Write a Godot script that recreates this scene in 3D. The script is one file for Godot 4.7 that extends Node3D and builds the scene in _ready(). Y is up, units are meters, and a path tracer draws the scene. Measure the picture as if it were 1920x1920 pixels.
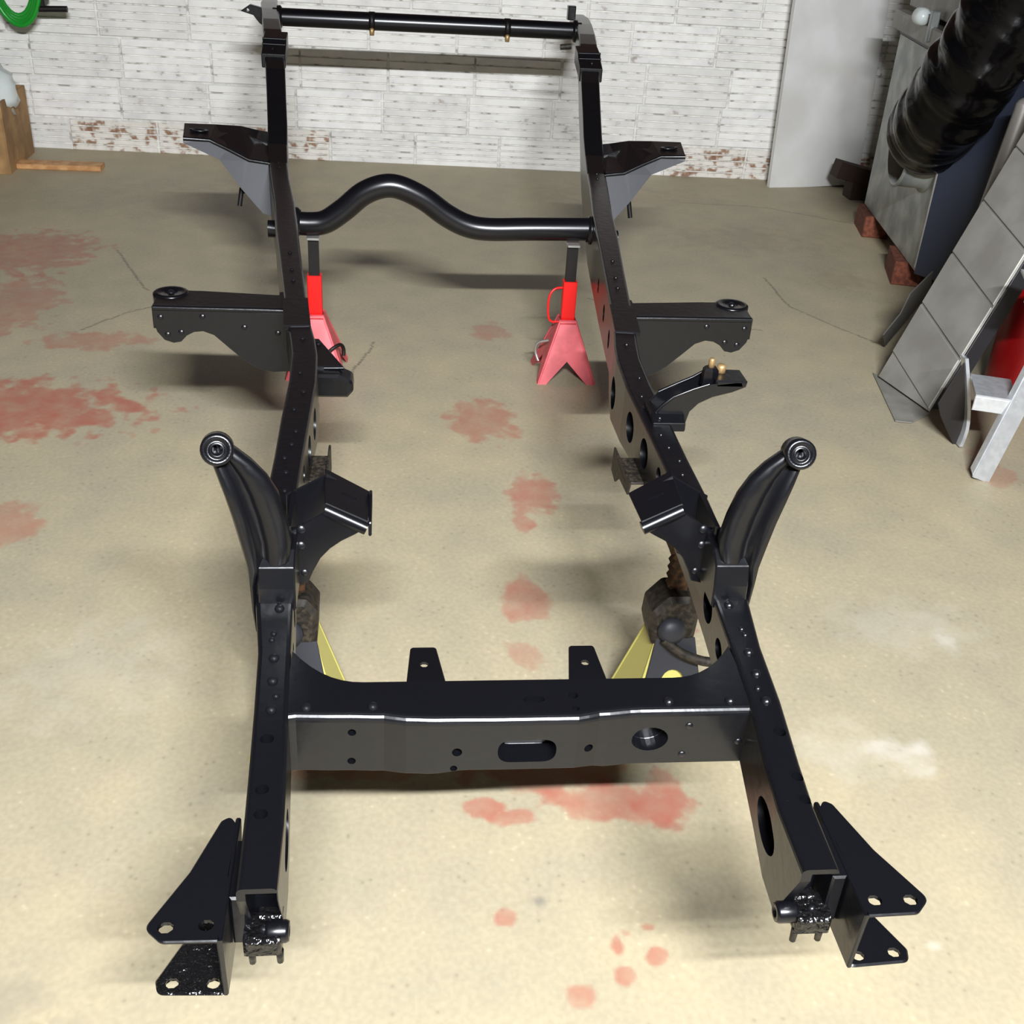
extends Node3D
# A painted car frame on jack stands in a workshop. Metres; y up; the frame's long axis is z (front towards +z).

var M := {}          # materials by name

func _ready() -> void:
	camera_and_light()
	materials()
	room()
	back_wall()
	await car_frame()
	stands()
	right_side_things()
	left_side_things()

# ------------------------------------------------------------------ camera, sky, light
func camera_and_light() -> void:
	var cam := Camera3D.new(); cam.name = "camera"
	var yaw := deg_to_rad(7.22); var pitch := deg_to_rad(29.96); var roll := deg_to_rad(3.72)
	var fwd := Vector3(sin(yaw) * cos(pitch), -sin(pitch), -cos(yaw) * cos(pitch))
	var right := Vector3(cos(yaw), 0, sin(yaw)); var up := right.cross(fwd)
	var r2 := right * cos(roll) + up * sin(roll); var u2 := up * cos(roll) - right * sin(roll)
	cam.transform = Transform3D(Basis(r2, u2, -fwd), Vector3(-0.145, 1.231, 1.382))
	cam.fov = 49.11; cam.near = 0.02; cam.far = 60.0
	add_child(cam); cam.current = true
	var we := WorldEnvironment.new(); we.name = "environment"
	var e := Environment.new()
	e.background_mode = Environment.BG_COLOR; e.background_color = Color(0.02, 0.02, 0.022)
	e.ambient_light_source = Environment.AMBIENT_SOURCE_DISABLED
	e.tonemap_mode = Environment.TONE_MAPPER_LINEAR
	e.tonemap_exposure = 1.0
	e.sdfgi_enabled = true; e.ssao_enabled = true; e.ssil_enabled = true
	we.environment = e; add_child(we)
	lamp(Vector3(0.15, 2.46, 2.45), 39.0, "white fluorescent batten lamp under the ceiling behind the viewer")

const LAMP_COLOR := Color(0.965, 0.98, 1.0)

func lamp(at: Vector3, energy: float, label: String) -> void:
	var t := thing("ceiling_lamp", label, "lamp", at)
	var hm := mat(Color(0.85, 0.85, 0.83), 0.4)
	var b := MB.new(); b.box(Vector3(1.2, 0.06, 0.16), Vector3(0, 0.05, 0), 0.01); part(b, "housing", hm, t)
	var gm := mat(Color(1, 1, 1), 0.4); gm.emission_enabled = true; gm.emission = LAMP_COLOR; gm.emission_energy_multiplier = 3.0
	var tubes := MB.new()
	tubes.tube([Vector3(-0.56, 0.0, 0), Vector3(0.56, 0.0, 0)], 0.018, 12, true)
	part(tubes, "lamp_tube", gm, t)
	var rods := MB.new(); rods.tube([Vector3(0, 0.07, 0), Vector3(0, CEIL - at.y, 0)], 0.008, 8); part(rods, "hanger_rod", hm, t)
	var al := AreaLight3D.new(); al.name = "lamp_light"
	al.area_size = Vector2(1.1, 0.05)
	al.light_color = LAMP_COLOR; al.light_energy = energy
	al.area_range = 14.0; al.area_attenuation = 2.0
	al.shadow_enabled = true
	al.position = at + Vector3(0, -0.012, -0.026)
	al.rotation_degrees = Vector3(-20, 0, 0)      # the open side of the batten looks along the garage
	add_child(al)

# ------------------------------------------------------------------ helpers: nodes
func thing(called: String, label: String, category: String, at := Vector3.ZERO, group := "") -> Node3D:
	var o := Node3D.new(); o.name = called; add_child(o, true); o.position = at
	o.set_meta("label", label); o.set_meta("category", category)
	if group: o.set_meta("group", group)
	return o

func part(b: MB, called: String, m: Material, parent: Node, offset := Vector3.ZERO) -> MeshInstance3D:
	return mesh_part(b.mesh(), called, m, parent, offset)

func mesh_part(mesh: Mesh, called: String, m: Material, parent: Node, offset := Vector3.ZERO) -> MeshInstance3D:
	var o := MeshInstance3D.new(); o.name = called; o.mesh = mesh; o.material_override = m
	o.position = offset
	parent.add_child(o, true)
	return o

func structure(called: String, b: MB, m: Material) -> MeshInstance3D:
	var o := part(b, called, m, self); o.set_meta("kind", "structure"); return o

# a mesh with pieces cut out of it (list of [mesh, transform])
func carve(mesh: Mesh, cuts: Array) -> Mesh:
	var root := CSGMesh3D.new(); root.name = "carving"; root.mesh = mesh
	add_child(root)
	for c in cuts:
		var k := CSGMesh3D.new(); k.name = "cut"; k.mesh = c[0]; k.transform = c[1]
		k.operation = CSGShape3D.OPERATION_SUBTRACTION
		root.add_child(k, true)
	await get_tree().process_frame
	await get_tree().process_frame
	var out := root.bake_static_mesh()
	remove_child(root); root.free()
	return out if out and out.get_surface_count() > 0 else mesh

func cyl(r: float, h: float) -> CylinderMesh:
	var c := CylinderMesh.new(); c.top_radius = r; c.bottom_radius = r; c.height = h; c.radial_segments = 24; c.rings = 1
	return c

# ------------------------------------------------------------------ helpers: meshes
class MB:
	var st := SurfaceTool.new()
	var mir := 1.0          # -1 mirrors x
	var any := false
	func _init(mirror := 1.0) -> void:
		mir = mirror
		st.begin(Mesh.PRIMITIVE_TRIANGLES)
	func v(a: Vector3, sg: int) -> void:
		st.set_smooth_group(sg); st.add_vertex(Vector3(a.x * mir, a.y, a.z))
	# corners run counter-clockwise seen from outside
	func tri(a: Vector3, b: Vector3, c: Vector3, sg := -1) -> void:
		any = true
		if mir > 0: v(a, sg); v(c, sg); v(b, sg)
		else: v(a, sg); v(b, sg); v(c, sg)
	func quad(a: Vector3, b: Vector3, c: Vector3, d: Vector3, sg := -1) -> void:
		tri(a, b, c, sg); tri(a, c, d, sg)
	func mesh() -> ArrayMesh:
		st.generate_normals()
		return st.commit()
	# rings of points, counter-clockwise seen from the end they start at, joined into a skin
	func loft(rings: Array, caps := true, sg := 0) -> void:
		var n: int = rings[0].size()
		for i in rings.size() - 1:
			for j in n:
				var k := (j + 1) % n
				quad(rings[i][j], rings[i + 1][j], rings[i + 1][k], rings[i][k], sg)
		if caps:
			fan(rings[0], false); fan(rings[rings.size() - 1], true)
	func fan(ring: Array, rev: bool) -> void:
		var c := Vector3.ZERO
		for p in ring: c += p
		c /= ring.size()
		for j in ring.size():
			var a: Vector3 = ring[j]; var b: Vector3 = ring[(j + 1) % ring.size()]
			if rev: tri(c, b, a)
			else: tri(c, a, b)
	func tube(path: Array, r: float, seg := 12, caps := true) -> void:
		var rings := []
		var n := path.size()
		var t0: Vector3 = (path[1] - path[0]).normalized()
		var u := t0.cross(Vector3.UP if absf(t0.y) < 0.9 else Vector3.RIGHT).normalized()
		for i in n:
			var t: Vector3 = (path[mini(i + 1, n - 1)] - path[maxi(i - 1, 0)]).normalized()
			u = (u - t * u.dot(t)).normalized()
			var w := t.cross(u)
			var ring := []
			for k in seg:
				var a := -TAU * k / seg
				ring.append(path[i] + (u * cos(a) + w * sin(a)) * r)
			rings.append(ring)
		loft(rings, caps)
	# profile of Vector2(radius, height), from bottom to top, turned about y of xf
	func lathe(profile: Array, seg: int, xf := Transform3D.IDENTITY, sg := 0) -> void:
		for i in profile.size() - 1:
			var p: Vector2 = profile[i]; var q: Vector2 = profile[i + 1]
			for k in seg:
				var a := TAU * k / seg; var b := TAU * (k + 1) / seg
				var A := xf * Vector3(p.x * sin(a), p.y, p.x * cos(a)); var B := xf * Vector3(p.x * sin(b), p.y, p.x * cos(b))
				var C := xf * Vector3(q.x * sin(b), q.y, q.x * cos(b)); var D := xf * Vector3(q.x * sin(a), q.y, q.x * cos(a))
				if p.x > 1e-6: tri(A, B, C, sg)
				if q.x > 1e-6: tri(A, C, D, sg)
	static func area(p: Array) -> float:
		var s := 0.0
		for i in p.size():
			var a: Vector2 = p[i]; var b: Vector2 = p[(i + 1) % p.size()]
			s += a.x * b.y - b.x * a.y
		return s * 0.5
	static func inset(p: Array, d: float) -> Array:
		var o := []
		var n := p.size()
		for i in n:
			var a: Vector2 = p[(i - 1 + n) % n]; var b: Vector2 = p[i]; var c: Vector2 = p[(i + 1) % n]
			var e: Vector2 = (b - a).normalized(); var f: Vector2 = (c - b).normalized()
			var m := Vector2(-e.y, e.x) + Vector2(-f.y, f.x)
			var l := m.length_squared()
			o.append(b + (m * (2.0 * d / l) if l > 0.3 else m.normalized() * d))
		return o
	static func bridge(outer: Array, holes: Array) -> Array:
		var r := outer.duplicate()
		for h in holes:
			var best := INF; var bi := 0; var bj := 0
			for i in r.size():
				for j in h.size():
					var d: float = r[i].distance_squared_to(h[j])
					if d < best: best = d; bi = i; bj = j
			var ins := []
			for k in h.size() + 1: ins.append(h[(bj + k) % h.size()])
			var head := r.slice(0, bi + 1); var tail := r.slice(bi)
			r = head + ins + tail
		return r
	# flat plate: outline in xy of xf, extruded along its z by th, edges chamfered by bev
	func plate(outline: Array, th: float, xf := Transform3D.IDENTITY, holes := [], bev := 0.0012) -> void:
		var p := outline.duplicate()
		if area(p) < 0: p.reverse()
		var hs := []
		for h in holes:
			var q: Array = h.duplicate()
			if area(q) > 0: q.reverse()
			hs.append(q)
		var ins := inset(p, bev)
		var flat := bridge(ins, hs)
		var idx := Geometry2D.triangulate_polygon(PackedVector2Array(flat))
		if idx.is_empty(): push_error("plate could not be triangulated")
		for i in range(0, idx.size(), 3):
			var a: Vector2 = flat[idx[i]]; var b: Vector2 = flat[idx[i + 1]]; var c: Vector2 = flat[idx[i + 2]]
			if (b - a).cross(c - a) < 0: var t := b; b = c; c = t
			tri(xf * Vector3(a.x, a.y, th), xf * Vector3(b.x, b.y, th), xf * Vector3(c.x, c.y, th))
			tri(xf * Vector3(a.x, a.y, 0), xf * Vector3(c.x, c.y, 0), xf * Vector3(b.x, b.y, 0))
		var n := p.size()
		for i in n:
			var j := (i + 1) % n
			var a: Vector2 = p[i]; var b: Vector2 = p[j]; var ai: Vector2 = ins[i]; var bi: Vector2 = ins[j]
			quad(xf * Vector3(a.x, a.y, bev), xf * Vector3(b.x, b.y, bev), xf * Vector3(b.x, b.y, th - bev), xf * Vector3(a.x, a.y, th - bev))
			quad(xf * Vector3(a.x, a.y, th - bev), xf * Vector3(b.x, b.y, th - bev), xf * Vector3(bi.x, bi.y, th), xf * Vector3(ai.x, ai.y, th))
			quad(xf * Vector3(ai.x, ai.y, 0), xf * Vector3(bi.x, bi.y, 0), xf * Vector3(b.x, b.y, bev), xf * Vector3(a.x, a.y, bev))
		for h in hs:
			for i in h.size():
				var a: Vector2 = h[i]; var b: Vector2 = h[(i + 1) % h.size()]
				quad(xf * Vector3(a.x, a.y, 0), xf * Vector3(b.x, b.y, 0), xf * Vector3(b.x, b.y, th), xf * Vector3(a.x, a.y, th))
	func box(size: Vector3, at: Vector3, bev := 0.002, basis := Basis.IDENTITY) -> void:
		var h := size * 0.5
		plate([Vector2(-h.x, -h.y), Vector2(h.x, -h.y), Vector2(h.x, h.y), Vector2(-h.x, h.y)], size.z, Transform3D(basis, at + basis * Vector3(0, 0, -h.z)), [], bev)

static func circle(c: Vector2, rx: float, ry := -1.0, n := 16) -> Array:
	var o := []
	if ry < 0: ry = rx
	for i in n: o.append(c + Vector2(cos(TAU * i / n) * rx, sin(TAU * i / n) * ry))
	return o

# rounds the corners of a polygon; r is one radius or a list of them
static func rounded(p: Array, r, seg := 5) -> Array:
	var o := []
	var n := p.size()
	for i in n:
		var a: Vector2 = p[(i - 1 + n) % n]; var b: Vector2 = p[i]; var c: Vector2 = p[(i + 1) % n]
		var ri: float = r[i] if r is Array else r
		if ri <= 0.0: o.append(b); continue
		var e := (a - b).normalized(); var f := (c - b).normalized()
		var half := acos(clampf(e.dot(f), -1, 1)) * 0.5
		var t := minf(ri / tan(half), minf(a.distance_to(b), b.distance_to(c)) * 0.49)
		var p0 := b + e * t; var p2 := b + f * t
		for k in seg + 1:
			var s := float(k) / seg
			o.append(p0.lerp(b, s).lerp(b.lerp(p2, s), s))
	return o

static func smooth_path(pts: Array, per := 6) -> Array:
	var o := []
	var n := pts.size()
	for i in n - 1:
		var p0: Vector3 = pts[maxi(i - 1, 0)]; var p1: Vector3 = pts[i]; var p2: Vector3 = pts[i + 1]; var p3: Vector3 = pts[mini(i + 2, n - 1)]
		for k in per:
			o.append(p1.cubic_interpolate(p2, p0, p3, float(k) / per))
	o.append(pts[n - 1])
	return o

# xy-plane of a plate laid in the world: flat on the floor plane at height y (u = x, v = z, thickness goes down)
static func flat_at(y: float) -> Transform3D:
	return Transform3D(Basis(Vector3(1, 0, 0), Vector3(0, 0, 1), Vector3(0, -1, 0)), Vector3(0, y, 0))
# upright, facing +z: u = x, v = y, front face at z
static func front_at(z: float, th: float) -> Transform3D:
	return Transform3D(Basis.IDENTITY, Vector3(0, 0, z - th))

# ------------------------------------------------------------------ materials
func mat(c: Color, rough: float, metal := 0.0) -> StandardMaterial3D:
	var m := StandardMaterial3D.new(); m.albedo_color = c; m.roughness = rough; m.metallic = metal
	return m

func noise_tex(freq: float, ramp: Gradient, seed_: int, size := 512, oct := 4, normal := false, bump := 4.0) -> NoiseTexture2D:
	var n := FastNoiseLite.new(); n.seed = seed_; n.frequency = freq; n.fractal_octaves = oct
	n.noise_type = FastNoiseLite.TYPE_SIMPLEX_SMOOTH
	var t := NoiseTexture2D.new(); t.width = size; t.height = size; t.seamless = true; t.noise = n
	t.as_normal_map = normal; t.bump_strength = bump
	if ramp: t.color_ramp = ramp
	return t

func ramp(stops: Array) -> Gradient:
	var g := Gradient.new()
	var o := PackedFloat32Array(); var c := PackedColorArray()
	for s in stops: o.append(s[0]); c.append(s[1])
	g.offsets = o; g.colors = c
	return g

func tri_mat(c: Color, rough: float, metal: float, tex: Texture2D, scale: float, nrm: Texture2D = null, ns := 0.3) -> StandardMaterial3D:
	var m := mat(c, rough, metal)
	m.uv1_triplanar = true; m.uv1_world_triplanar = true; m.uv1_scale = Vector3.ONE * scale
	if tex: m.albedo_texture = tex
	if nrm: m.normal_enabled = true; m.normal_texture = nrm; m.normal_scale = ns
	return m

func materials() -> void:
	var bumps := noise_tex(0.03, null, 11, 512, 3, true, 3.0)
	M.black = tri_mat(Color(0.045, 0.046, 0.06), 0.29, 0.0, null, 2.6, bumps, 0.10)
	M.black_smooth = mat(Color(0.042, 0.043, 0.058), 0.27)
	M.black_lumpy = tri_mat(Color(0.055, 0.052, 0.056), 0.2, 0.0, null, 6.0, noise_tex(0.03, null, 12, 512, 3, true, 9.0), 1.0)
	M.black_satin = mat(Color(0.07, 0.075, 0.11), 0.5)
	M.rivet = mat(Color(0.06, 0.06, 0.075), 0.33)
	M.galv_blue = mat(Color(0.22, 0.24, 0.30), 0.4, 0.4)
	M.galv_mid = mat(Color(0.36, 0.35, 0.33), 0.5, 0.25)
	M.galv_brown = mat(Color(0.17, 0.155, 0.15), 0.5, 0.25)
	M.alu_dull = mat(Color(0.52, 0.50, 0.48), 0.45, 0.4)
	M.red = tri_mat(Color(0.86, 0.06, 0.05), 0.38, 0.0, null, 1.0)
	M.red_dull = tri_mat(Color(0.88, 0.36, 0.39), 0.42, 0.0, noise_tex(0.02, ramp([[0.2, Color(0.85, 0.8, 0.8)], [0.7, Color(1, 1, 1)]]), 5, 256), 3.0)
	M.yellow = mat(Color(0.76, 0.73, 0.40), 0.45)
	M.stand_grey = mat(Color(0.16, 0.165, 0.19), 0.5)
	M.rust = tri_mat(Color(1, 1, 1), 0.75, 0.1, noise_tex(0.04, ramp([[0.3, Color(0.16, 0.10, 0.06)], [0.7, Color(0.36, 0.24, 0.14)]]), 6, 256), 6.0)
	M.iron = tri_mat(Color(1, 1, 1), 0.6, 0.2, noise_tex(0.05, ramp([[0.3, Color(0.10, 0.09, 0.07)], [0.7, Color(0.24, 0.21, 0.17)]]), 7, 256), 6.0)
	M.dark_post = mat(Color(0.07, 0.05, 0.045), 0.5, 0.3)
	M.steel = mat(Color(0.75, 0.74, 0.72), 0.35, 0.8)
	M.brass = mat(Color(0.70, 0.58, 0.40), 0.45, 0.6)
	M.galv = tri_mat(Color(1, 1, 1), 0.42, 0.35, noise_tex(0.012, ramp([[0.25, Color(0.50, 0.52, 0.51)], [0.5, Color(0.58, 0.60, 0.59)], [0.8, Color(0.68, 0.69, 0.67)]]), 8, 512, 5), 1.1)
	M.galv_dull = tri_mat(Color(1, 1, 1), 0.5, 0.25, noise_tex(0.01, ramp([[0.25, Color(0.51, 0.50, 0.47)], [0.75, Color(0.59, 0.58, 0.55)]]), 9, 512, 5), 1.3)
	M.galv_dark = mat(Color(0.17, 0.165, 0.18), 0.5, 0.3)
	M.alu = tri_mat(Color(0.86, 0.87, 0.88), 0.33, 0.65, noise_tex(0.03, ramp([[0.3, Color(0.93, 0.93, 0.94)], [0.7, Color(1, 1, 1)]]), 10, 256), 4.0)
	M.plastic = tri_mat(Color(0.02, 0.018, 0.024), 0.2, 0.0, null, 3.0, noise_tex(0.02, null, 21, 512, 4, true, 6.0), 0.16)
	M.plastic.metallic_specular = 0.35
	M.brick = tri_mat(Color(1, 1, 1), 0.85, 0.0, noise_tex(0.03, ramp([[0.3, Color(0.34, 0.17, 0.11)], [0.7, Color(0.48, 0.26, 0.17)]]), 13, 256), 5.0)
	M.cap_red = mat(Color(0.55, 0.03, 0.05), 0.4)
	M.board = tri_mat(Color(1, 1, 1), 0.55, 0.0, noise_tex(0.006, ramp([[0.3, Color(0.80, 0.79, 0.77)], [0.7, Color(0.86, 0.855, 0.84)]]), 14, 512, 4), 0.8)
	M.card = tri_mat(Color(1, 1, 1), 0.8, 0.0, noise_tex(0.01, ramp([[0.3, Color(0.55, 0.42, 0.27)], [0.7, Color(0.66, 0.52, 0.34)]]), 15, 256), 2.0)
	M.wood = tri_mat(Color(1, 1, 1), 0.6, 0.0, noise_tex(0.02, ramp([[0.3, Color(0.70, 0.50, 0.31)], [0.7, Color(0.80, 0.62, 0.42)]]), 16, 256), 3.0)
	M.old_wood = mat(Color(0.20, 0.13, 0.09), 0.8)
	M.white_plastic = mat(Color(0.85, 0.88, 0.87), 0.3)
	M.green = mat(Color(0.08, 0.55, 0.14), 0.35)
	M.ceiling = tri_mat(Color(0.22, 0.20, 0.18), 0.9, 0.0, null, 1.0)
	# painted wall blocks: three shades, each with chips where the clay shows
	var shades := [Color(0.925, 0.915, 0.89), Color(0.90, 0.89, 0.865), Color(0.94, 0.93, 0.91)]
	M.block = []
	for i in 3:
		var w: Color = shades[i]
		var t := noise_tex(0.016, ramp([[0.0, Color(0.60, 0.56, 0.53)], [0.08, Color(0.72, 0.69, 0.66)], [0.15, w * Color(0.93, 0.93, 0.94)], [0.45, w * Color(0.97, 0.97, 0.97)], [0.7, w]]), 30 + i, 512, 5)
		M.block.append(tri_mat(Color(1, 1, 1), 0.6, 0.0, t, 0.8 + 0.13 * i))
	M.block_worn = tri_mat(Color(1, 1, 1), 0.75, 0.0, noise_tex(0.02, ramp([[0.0, Color(0.46, 0.31, 0.24)], [0.22, Color(0.60, 0.47, 0.38)], [0.31, Color(0.74, 0.69, 0.64)], [0.42, Color(0.86, 0.84, 0.80)], [1.0, Color(0.92, 0.90, 0.87)]]), 50, 512, 5), 1.4, noise_tex(0.02, null, 44, 256, 4, true, 4.0), 0.5)
	M.clay = tri_mat(Color(1, 1, 1), 0.85, 0.0, noise_tex(0.02, ramp([[0.2, Color(0.26, 0.17, 0.13)], [0.8, Color(0.36, 0.25, 0.19)]]), 52, 256), 1.2)
	M.mortar = tri_mat(Color(1, 1, 1), 0.8, 0.0, noise_tex(0.02, ramp([[0.15, Color(0.60, 0.58, 0.55)], [0.35, Color(0.84, 0.83, 0.80)], [0.8, Color(0.92, 0.91, 0.88)]]), 51, 512, 5), 1.5, noise_tex(0.03, null, 45, 256, 4, true, 6.0), 0.6)
	M.concrete = floor_material()

# concrete floor: mottled cement with remains of red paint, a few cracks and specks, at their places on the floor
func floor_material() -> StandardMaterial3D:
	var W := 1400; var H := 1400
	var x0 := -2.3; var z0 := -4.2; var sx := 5.2 / W; var sz := 5.6 / H
	var nz := []
	for k in 4:
		var n := FastNoiseLite.new(); n.seed = 70 + k; n.fractal_octaves = [4, 5, 2, 5][k]; n.frequency = [0.004, 0.02, 0.32, 0.05][k]
		n.noise_type = FastNoiseLite.TYPE_SIMPLEX_SMOOTH
		nz.append(n.get_image(W, H, false, false, false).get_data())
	var data := PackedByteArray(); data.resize(W * H * 3)
	var d0: PackedByteArray = nz[0]; var d1: PackedByteArray = nz[1]; var d2: PackedByteArray = nz[2]; var d3: PackedByteArray = nz[3]
	for i in W * H:
		var a := (d0[i] - 128) / 128.0; var b := (d1[i] - 128) / 128.0; var c := (d2[i] - 128) / 128.0
		var k := 1.0 + 0.05 * a + 0.055 * b + 0.05 * c
		if c > 0.66 and b > 0.14: k += 0.08
		elif c < -0.68 and b < -0.12: k -= 0.09
		var warm := 0.03 * a + 0.025 * b
		data[i * 3] = int(clampf(168.0 * k, 0, 255)); data[i * 3 + 1] = int(clampf(157.0 * (k - warm * 0.3), 0, 255)); data[i * 3 + 2] = int(clampf(131.0 * (k - warm), 0, 255))
	# [x, z, rx, rz, strength, redness]
	var spots := [
		[-1.12, -1.24, 0.40, 0.19, 0.95, 1], [-1.36, -2.50, 0.24, 0.26, 0.6, 1], [-1.28, -1.98, 0.15, 0.28, 0.5, 1], [-0.98, -1.70, 0.17, 0.07, 0.5, 1],
		[0.086, -1.21, 0.10, 0.14, 0.6, 1], [0.18, -0.82, 0.062, 0.095, 0.7, 1], [0.137, -0.695, 0.028, 0.04, 0.7, 1], [0.118, -0.40, 0.058, 0.075, 0.62, 1],
		[0.16, -1.83, 0.065, 0.08, 0.45, 1], [0.204, 0.145, 0.125, 0.046, 0.75, 1], [0.27, 0.13, 0.05, 0.06, 0.6, 1], [0.005, 0.15, 0.045, 0.022, 0.8, 1], [0.035, 0.165, 0.04, 0.02, 0.7, 1], [0.10, 0.07, 0.15, 0.05, 0.7, 1],
		[0.155, 0.404, 0.012, 0.028, 0.8, 1], [0.156, 0.454, 0.014, 0.018, 0.7, 1], [0.203, 0.424, 0.014, 0.014, 0.7, 1], [0.202, 0.376, 0.016, 0.008, 0.7, 1], [0.170, 0.385, 0.012, 0.008, 0.5, 1],
		[0.007, 0.351, 0.014, 0.016, 0.7, 1], [0.094, 0.478, 0.018, 0.018, 0.7, 1], [1.48, -2.41, 0.14, 0.15, 0.3, 2], [-0.92, -0.68, 0.06, 0.10, 0.5, 1],
		[0.10, -0.228, 0.035, 0.04, 0.4, 1], [0.40, -0.32, 0.04, 0.04, 0.5, 1], [-0.17, 0.05, 0.16, 0.035, 0.6, 1], [0.061, 0.327, 0.014, 0.012, 0.9, 3], [1.33, -0.95, 0.06, 0.10, 0.35, 1],
		[-0.61, 0.46, 0.06, 0.05, 0.4, 3], [-0.55, 0.50, 0.05, 0.03, 0.4, 3], [1.25, -2.9, 0.4, 0.25, 0.25, 2], [-0.7, -3.2, 0.8, 0.35, 0.2, 2], [0.9, -3.5, 0.5, 0.25, 0.25, 2],
		[0.694, 0.057, 0.068, 0.055, 0.9, 4], [0.912, -0.254, 0.04, 0.035, 0.6, 4], [0.587, 0.427, 0.016, 0.012, 0.8, 4], [0.60, 0.05, 0.10, 0.10, 0.35, 4], [0.85, -0.3, 0.2, 0.12, 0.3, 4], [-0.65, -0.2, 0.2, 0.2, 0.25, 4]]
	var cols := [Color8(165, 90, 74), Color8(165, 90, 74), Color8(124, 106, 84), Color8(120, 114, 106), Color8(206, 200, 190)]
	for s in spots:
		var ix0 := maxi(0, int((s[0] - s[2] * 1.6 - x0) / sx)); var ix1 := mini(W - 1, int((s[0] + s[2] * 1.6 - x0) / sx))
		var iz0 := maxi(0, int((s[1] - s[3] * 1.6 - z0) / sz)); var iz1 := mini(H - 1, int((s[1] + s[3] * 1.6 - z0) / sz))
		var col: Color = cols[int(s[5])]
		for iz in range(iz0, iz1 + 1):
			for ix in range(ix0, ix1 + 1):
				var dx: float = (x0 + ix * sx - s[0]) / s[2]; var dz: float = (z0 + iz * sz - s[1]) / s[3]
				var i := iz * W + ix
				var v := 1.0 - sqrt(dx * dx + dz * dz) + (d3[i] - 128) / 128.0 * (0.62 if s[2] > 0.05 else 0.85)
				if v <= 0.0: continue
				var soft := 0.3 if s[5] == 1 else 0.7
				var al: float = minf(1.0, v / soft) * s[4] * (0.66 + 0.35 * (d1[(i * 3) % (W * H)] - 128) / 128.0)
				al = clampf(al, 0, 1)
				data[i * 3] = int(lerpf(data[i * 3], col.r8, al)); data[i * 3 + 1] = int(lerpf(data[i * 3 + 1], col.g8, al)); data[i * 3 + 2] = int(lerpf(data[i * 3 + 2], col.b8, al))
	var cracks := [[[1.187, -2.418], [1.19, -2.113], [1.279, -1.943], [1.388, -1.765]], [[0.505, -2.147], [0.75, -2.0], [1.029, -1.882]], [[-1.032, -1.773], [-0.955, -1.909], [-0.868, -1.983]],
		[[-1.082, -2.531], [-0.923, -2.152], [-0.902, -2.128]], [[1.123, -3.422], [1.494, -3.379], [1.802, -3.163]], [[-0.299, -1.349], [-0.247, -1.492], [-0.192, -1.731]]]
	for c in cracks:
		for k in c.size() - 1:
			var a := Vector2(c[k][0], c[k][1]); var b := Vector2(c[k + 1][0], c[k + 1][1])
			var steps := int(a.distance_to(b) / sx)
			for t in steps:
				var p := a.lerp(b, float(t) / steps)
				var ix := int((p.x - x0) / sx); var iz := int((p.y - z0) / sz)
				var wob := int((d1[(iz * W + ix)] - 128) / 12.0)
				for w in 2:
					var i := clampi((iz + wob / 2) * W + ix + wob / 3 + w, 0, W * H - 1)
					for q in 3: data[i * 3 + q] = int(data[i * 3 + q] * 0.80)
	var img := Image.create_from_data(W, H, false, Image.FORMAT_RGB8, data)
	img.generate_mipmaps()
	var m := mat(Color(1, 1, 1), 0.55)
	m.albedo_texture = ImageTexture.create_from_image(img)
	return m

# ------------------------------------------------------------------ room
const X0 := -2.7
const X1 := 2.75
const Z1 := 4.2
const CEIL := 2.56

func room() -> void:
	# floor slab: the seen part carries the floor texture by its own x and z
	var st := SurfaceTool.new(); st.begin(Mesh.PRIMITIVE_TRIANGLES)
	var fx := [-3.0, -2.3, 2.9, 3.0]; var fz := [-4.4, -4.2, 1.4, 4.4]
	for i in 3:
		for j in 3:
			var a := Vector3(fx[i], 0, fz[j]); var c := Vector3(fx[i + 1], 0, fz[j + 1])
			for p in [a, Vector3(c.x, 0, a.z), c, a, c, Vector3(a.x, 0, c.z)]:
				st.set_normal(Vector3.UP); st.set_uv(Vector2((p.x + 2.3) / 5.2, (p.z + 4.2) / 5.6)); st.add_vertex(p)
			for p in [a, c, Vector3(c.x, 0, a.z), a, Vector3(a.x, 0, c.z), c]:
				st.set_normal(Vector3.DOWN); st.set_uv(Vector2.ZERO); st.add_vertex(p - Vector3(0, 0.12, 0))
	for q in [[Vector3(-3, 0, -4.4), Vector3(3, 0, -4.4), Vector3(0, 0, -1)], [Vector3(3, 0, -4.4), Vector3(3, 0, 4.4), Vector3(1, 0, 0)], [Vector3(3, 0, 4.4), Vector3(-3, 0, 4.4), Vector3(0, 0, 1)], [Vector3(-3, 0, 4.4), Vector3(-3, 0, -4.4), Vector3(-1, 0, 0)]]:
		var a: Vector3 = q[0]; var b: Vector3 = q[1]; var dn := Vector3(0, -0.12, 0)
		for p in [a, b, b + dn, a, b + dn, a + dn]:
			st.set_normal(q[2]); st.set_uv(Vector2.ZERO); st.add_vertex(p)
	var f := mesh_part(st.commit(), "floor", M.concrete, self); f.set_meta("kind", "structure")
	var c := MB.new(); c.box(Vector3(6.0, 0.12, 8.8), Vector3(0, CEIL + 0.06, 0), 0.0); structure("ceiling", c, M.ceiling)
	var l := MB.new(); l.box(Vector3(0.14, CEIL, 8.6), Vector3(X0 - 0.07, CEIL / 2, 0), 0.0); structure("wall_left", l, M.ceiling)
	var r := MB.new(); r.box(Vector3(0.14, CEIL, 8.6), Vector3(X1 + 0.07, CEIL / 2, 0), 0.0); structure("wall_right", r, M.ceiling)
	var n := MB.new(); n.box(Vector3(5.6, CEIL, 0.14), Vector3(0, CEIL / 2, Z1 + 0.07), 0.0); structure("wall_front", n, M.ceiling)

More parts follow.
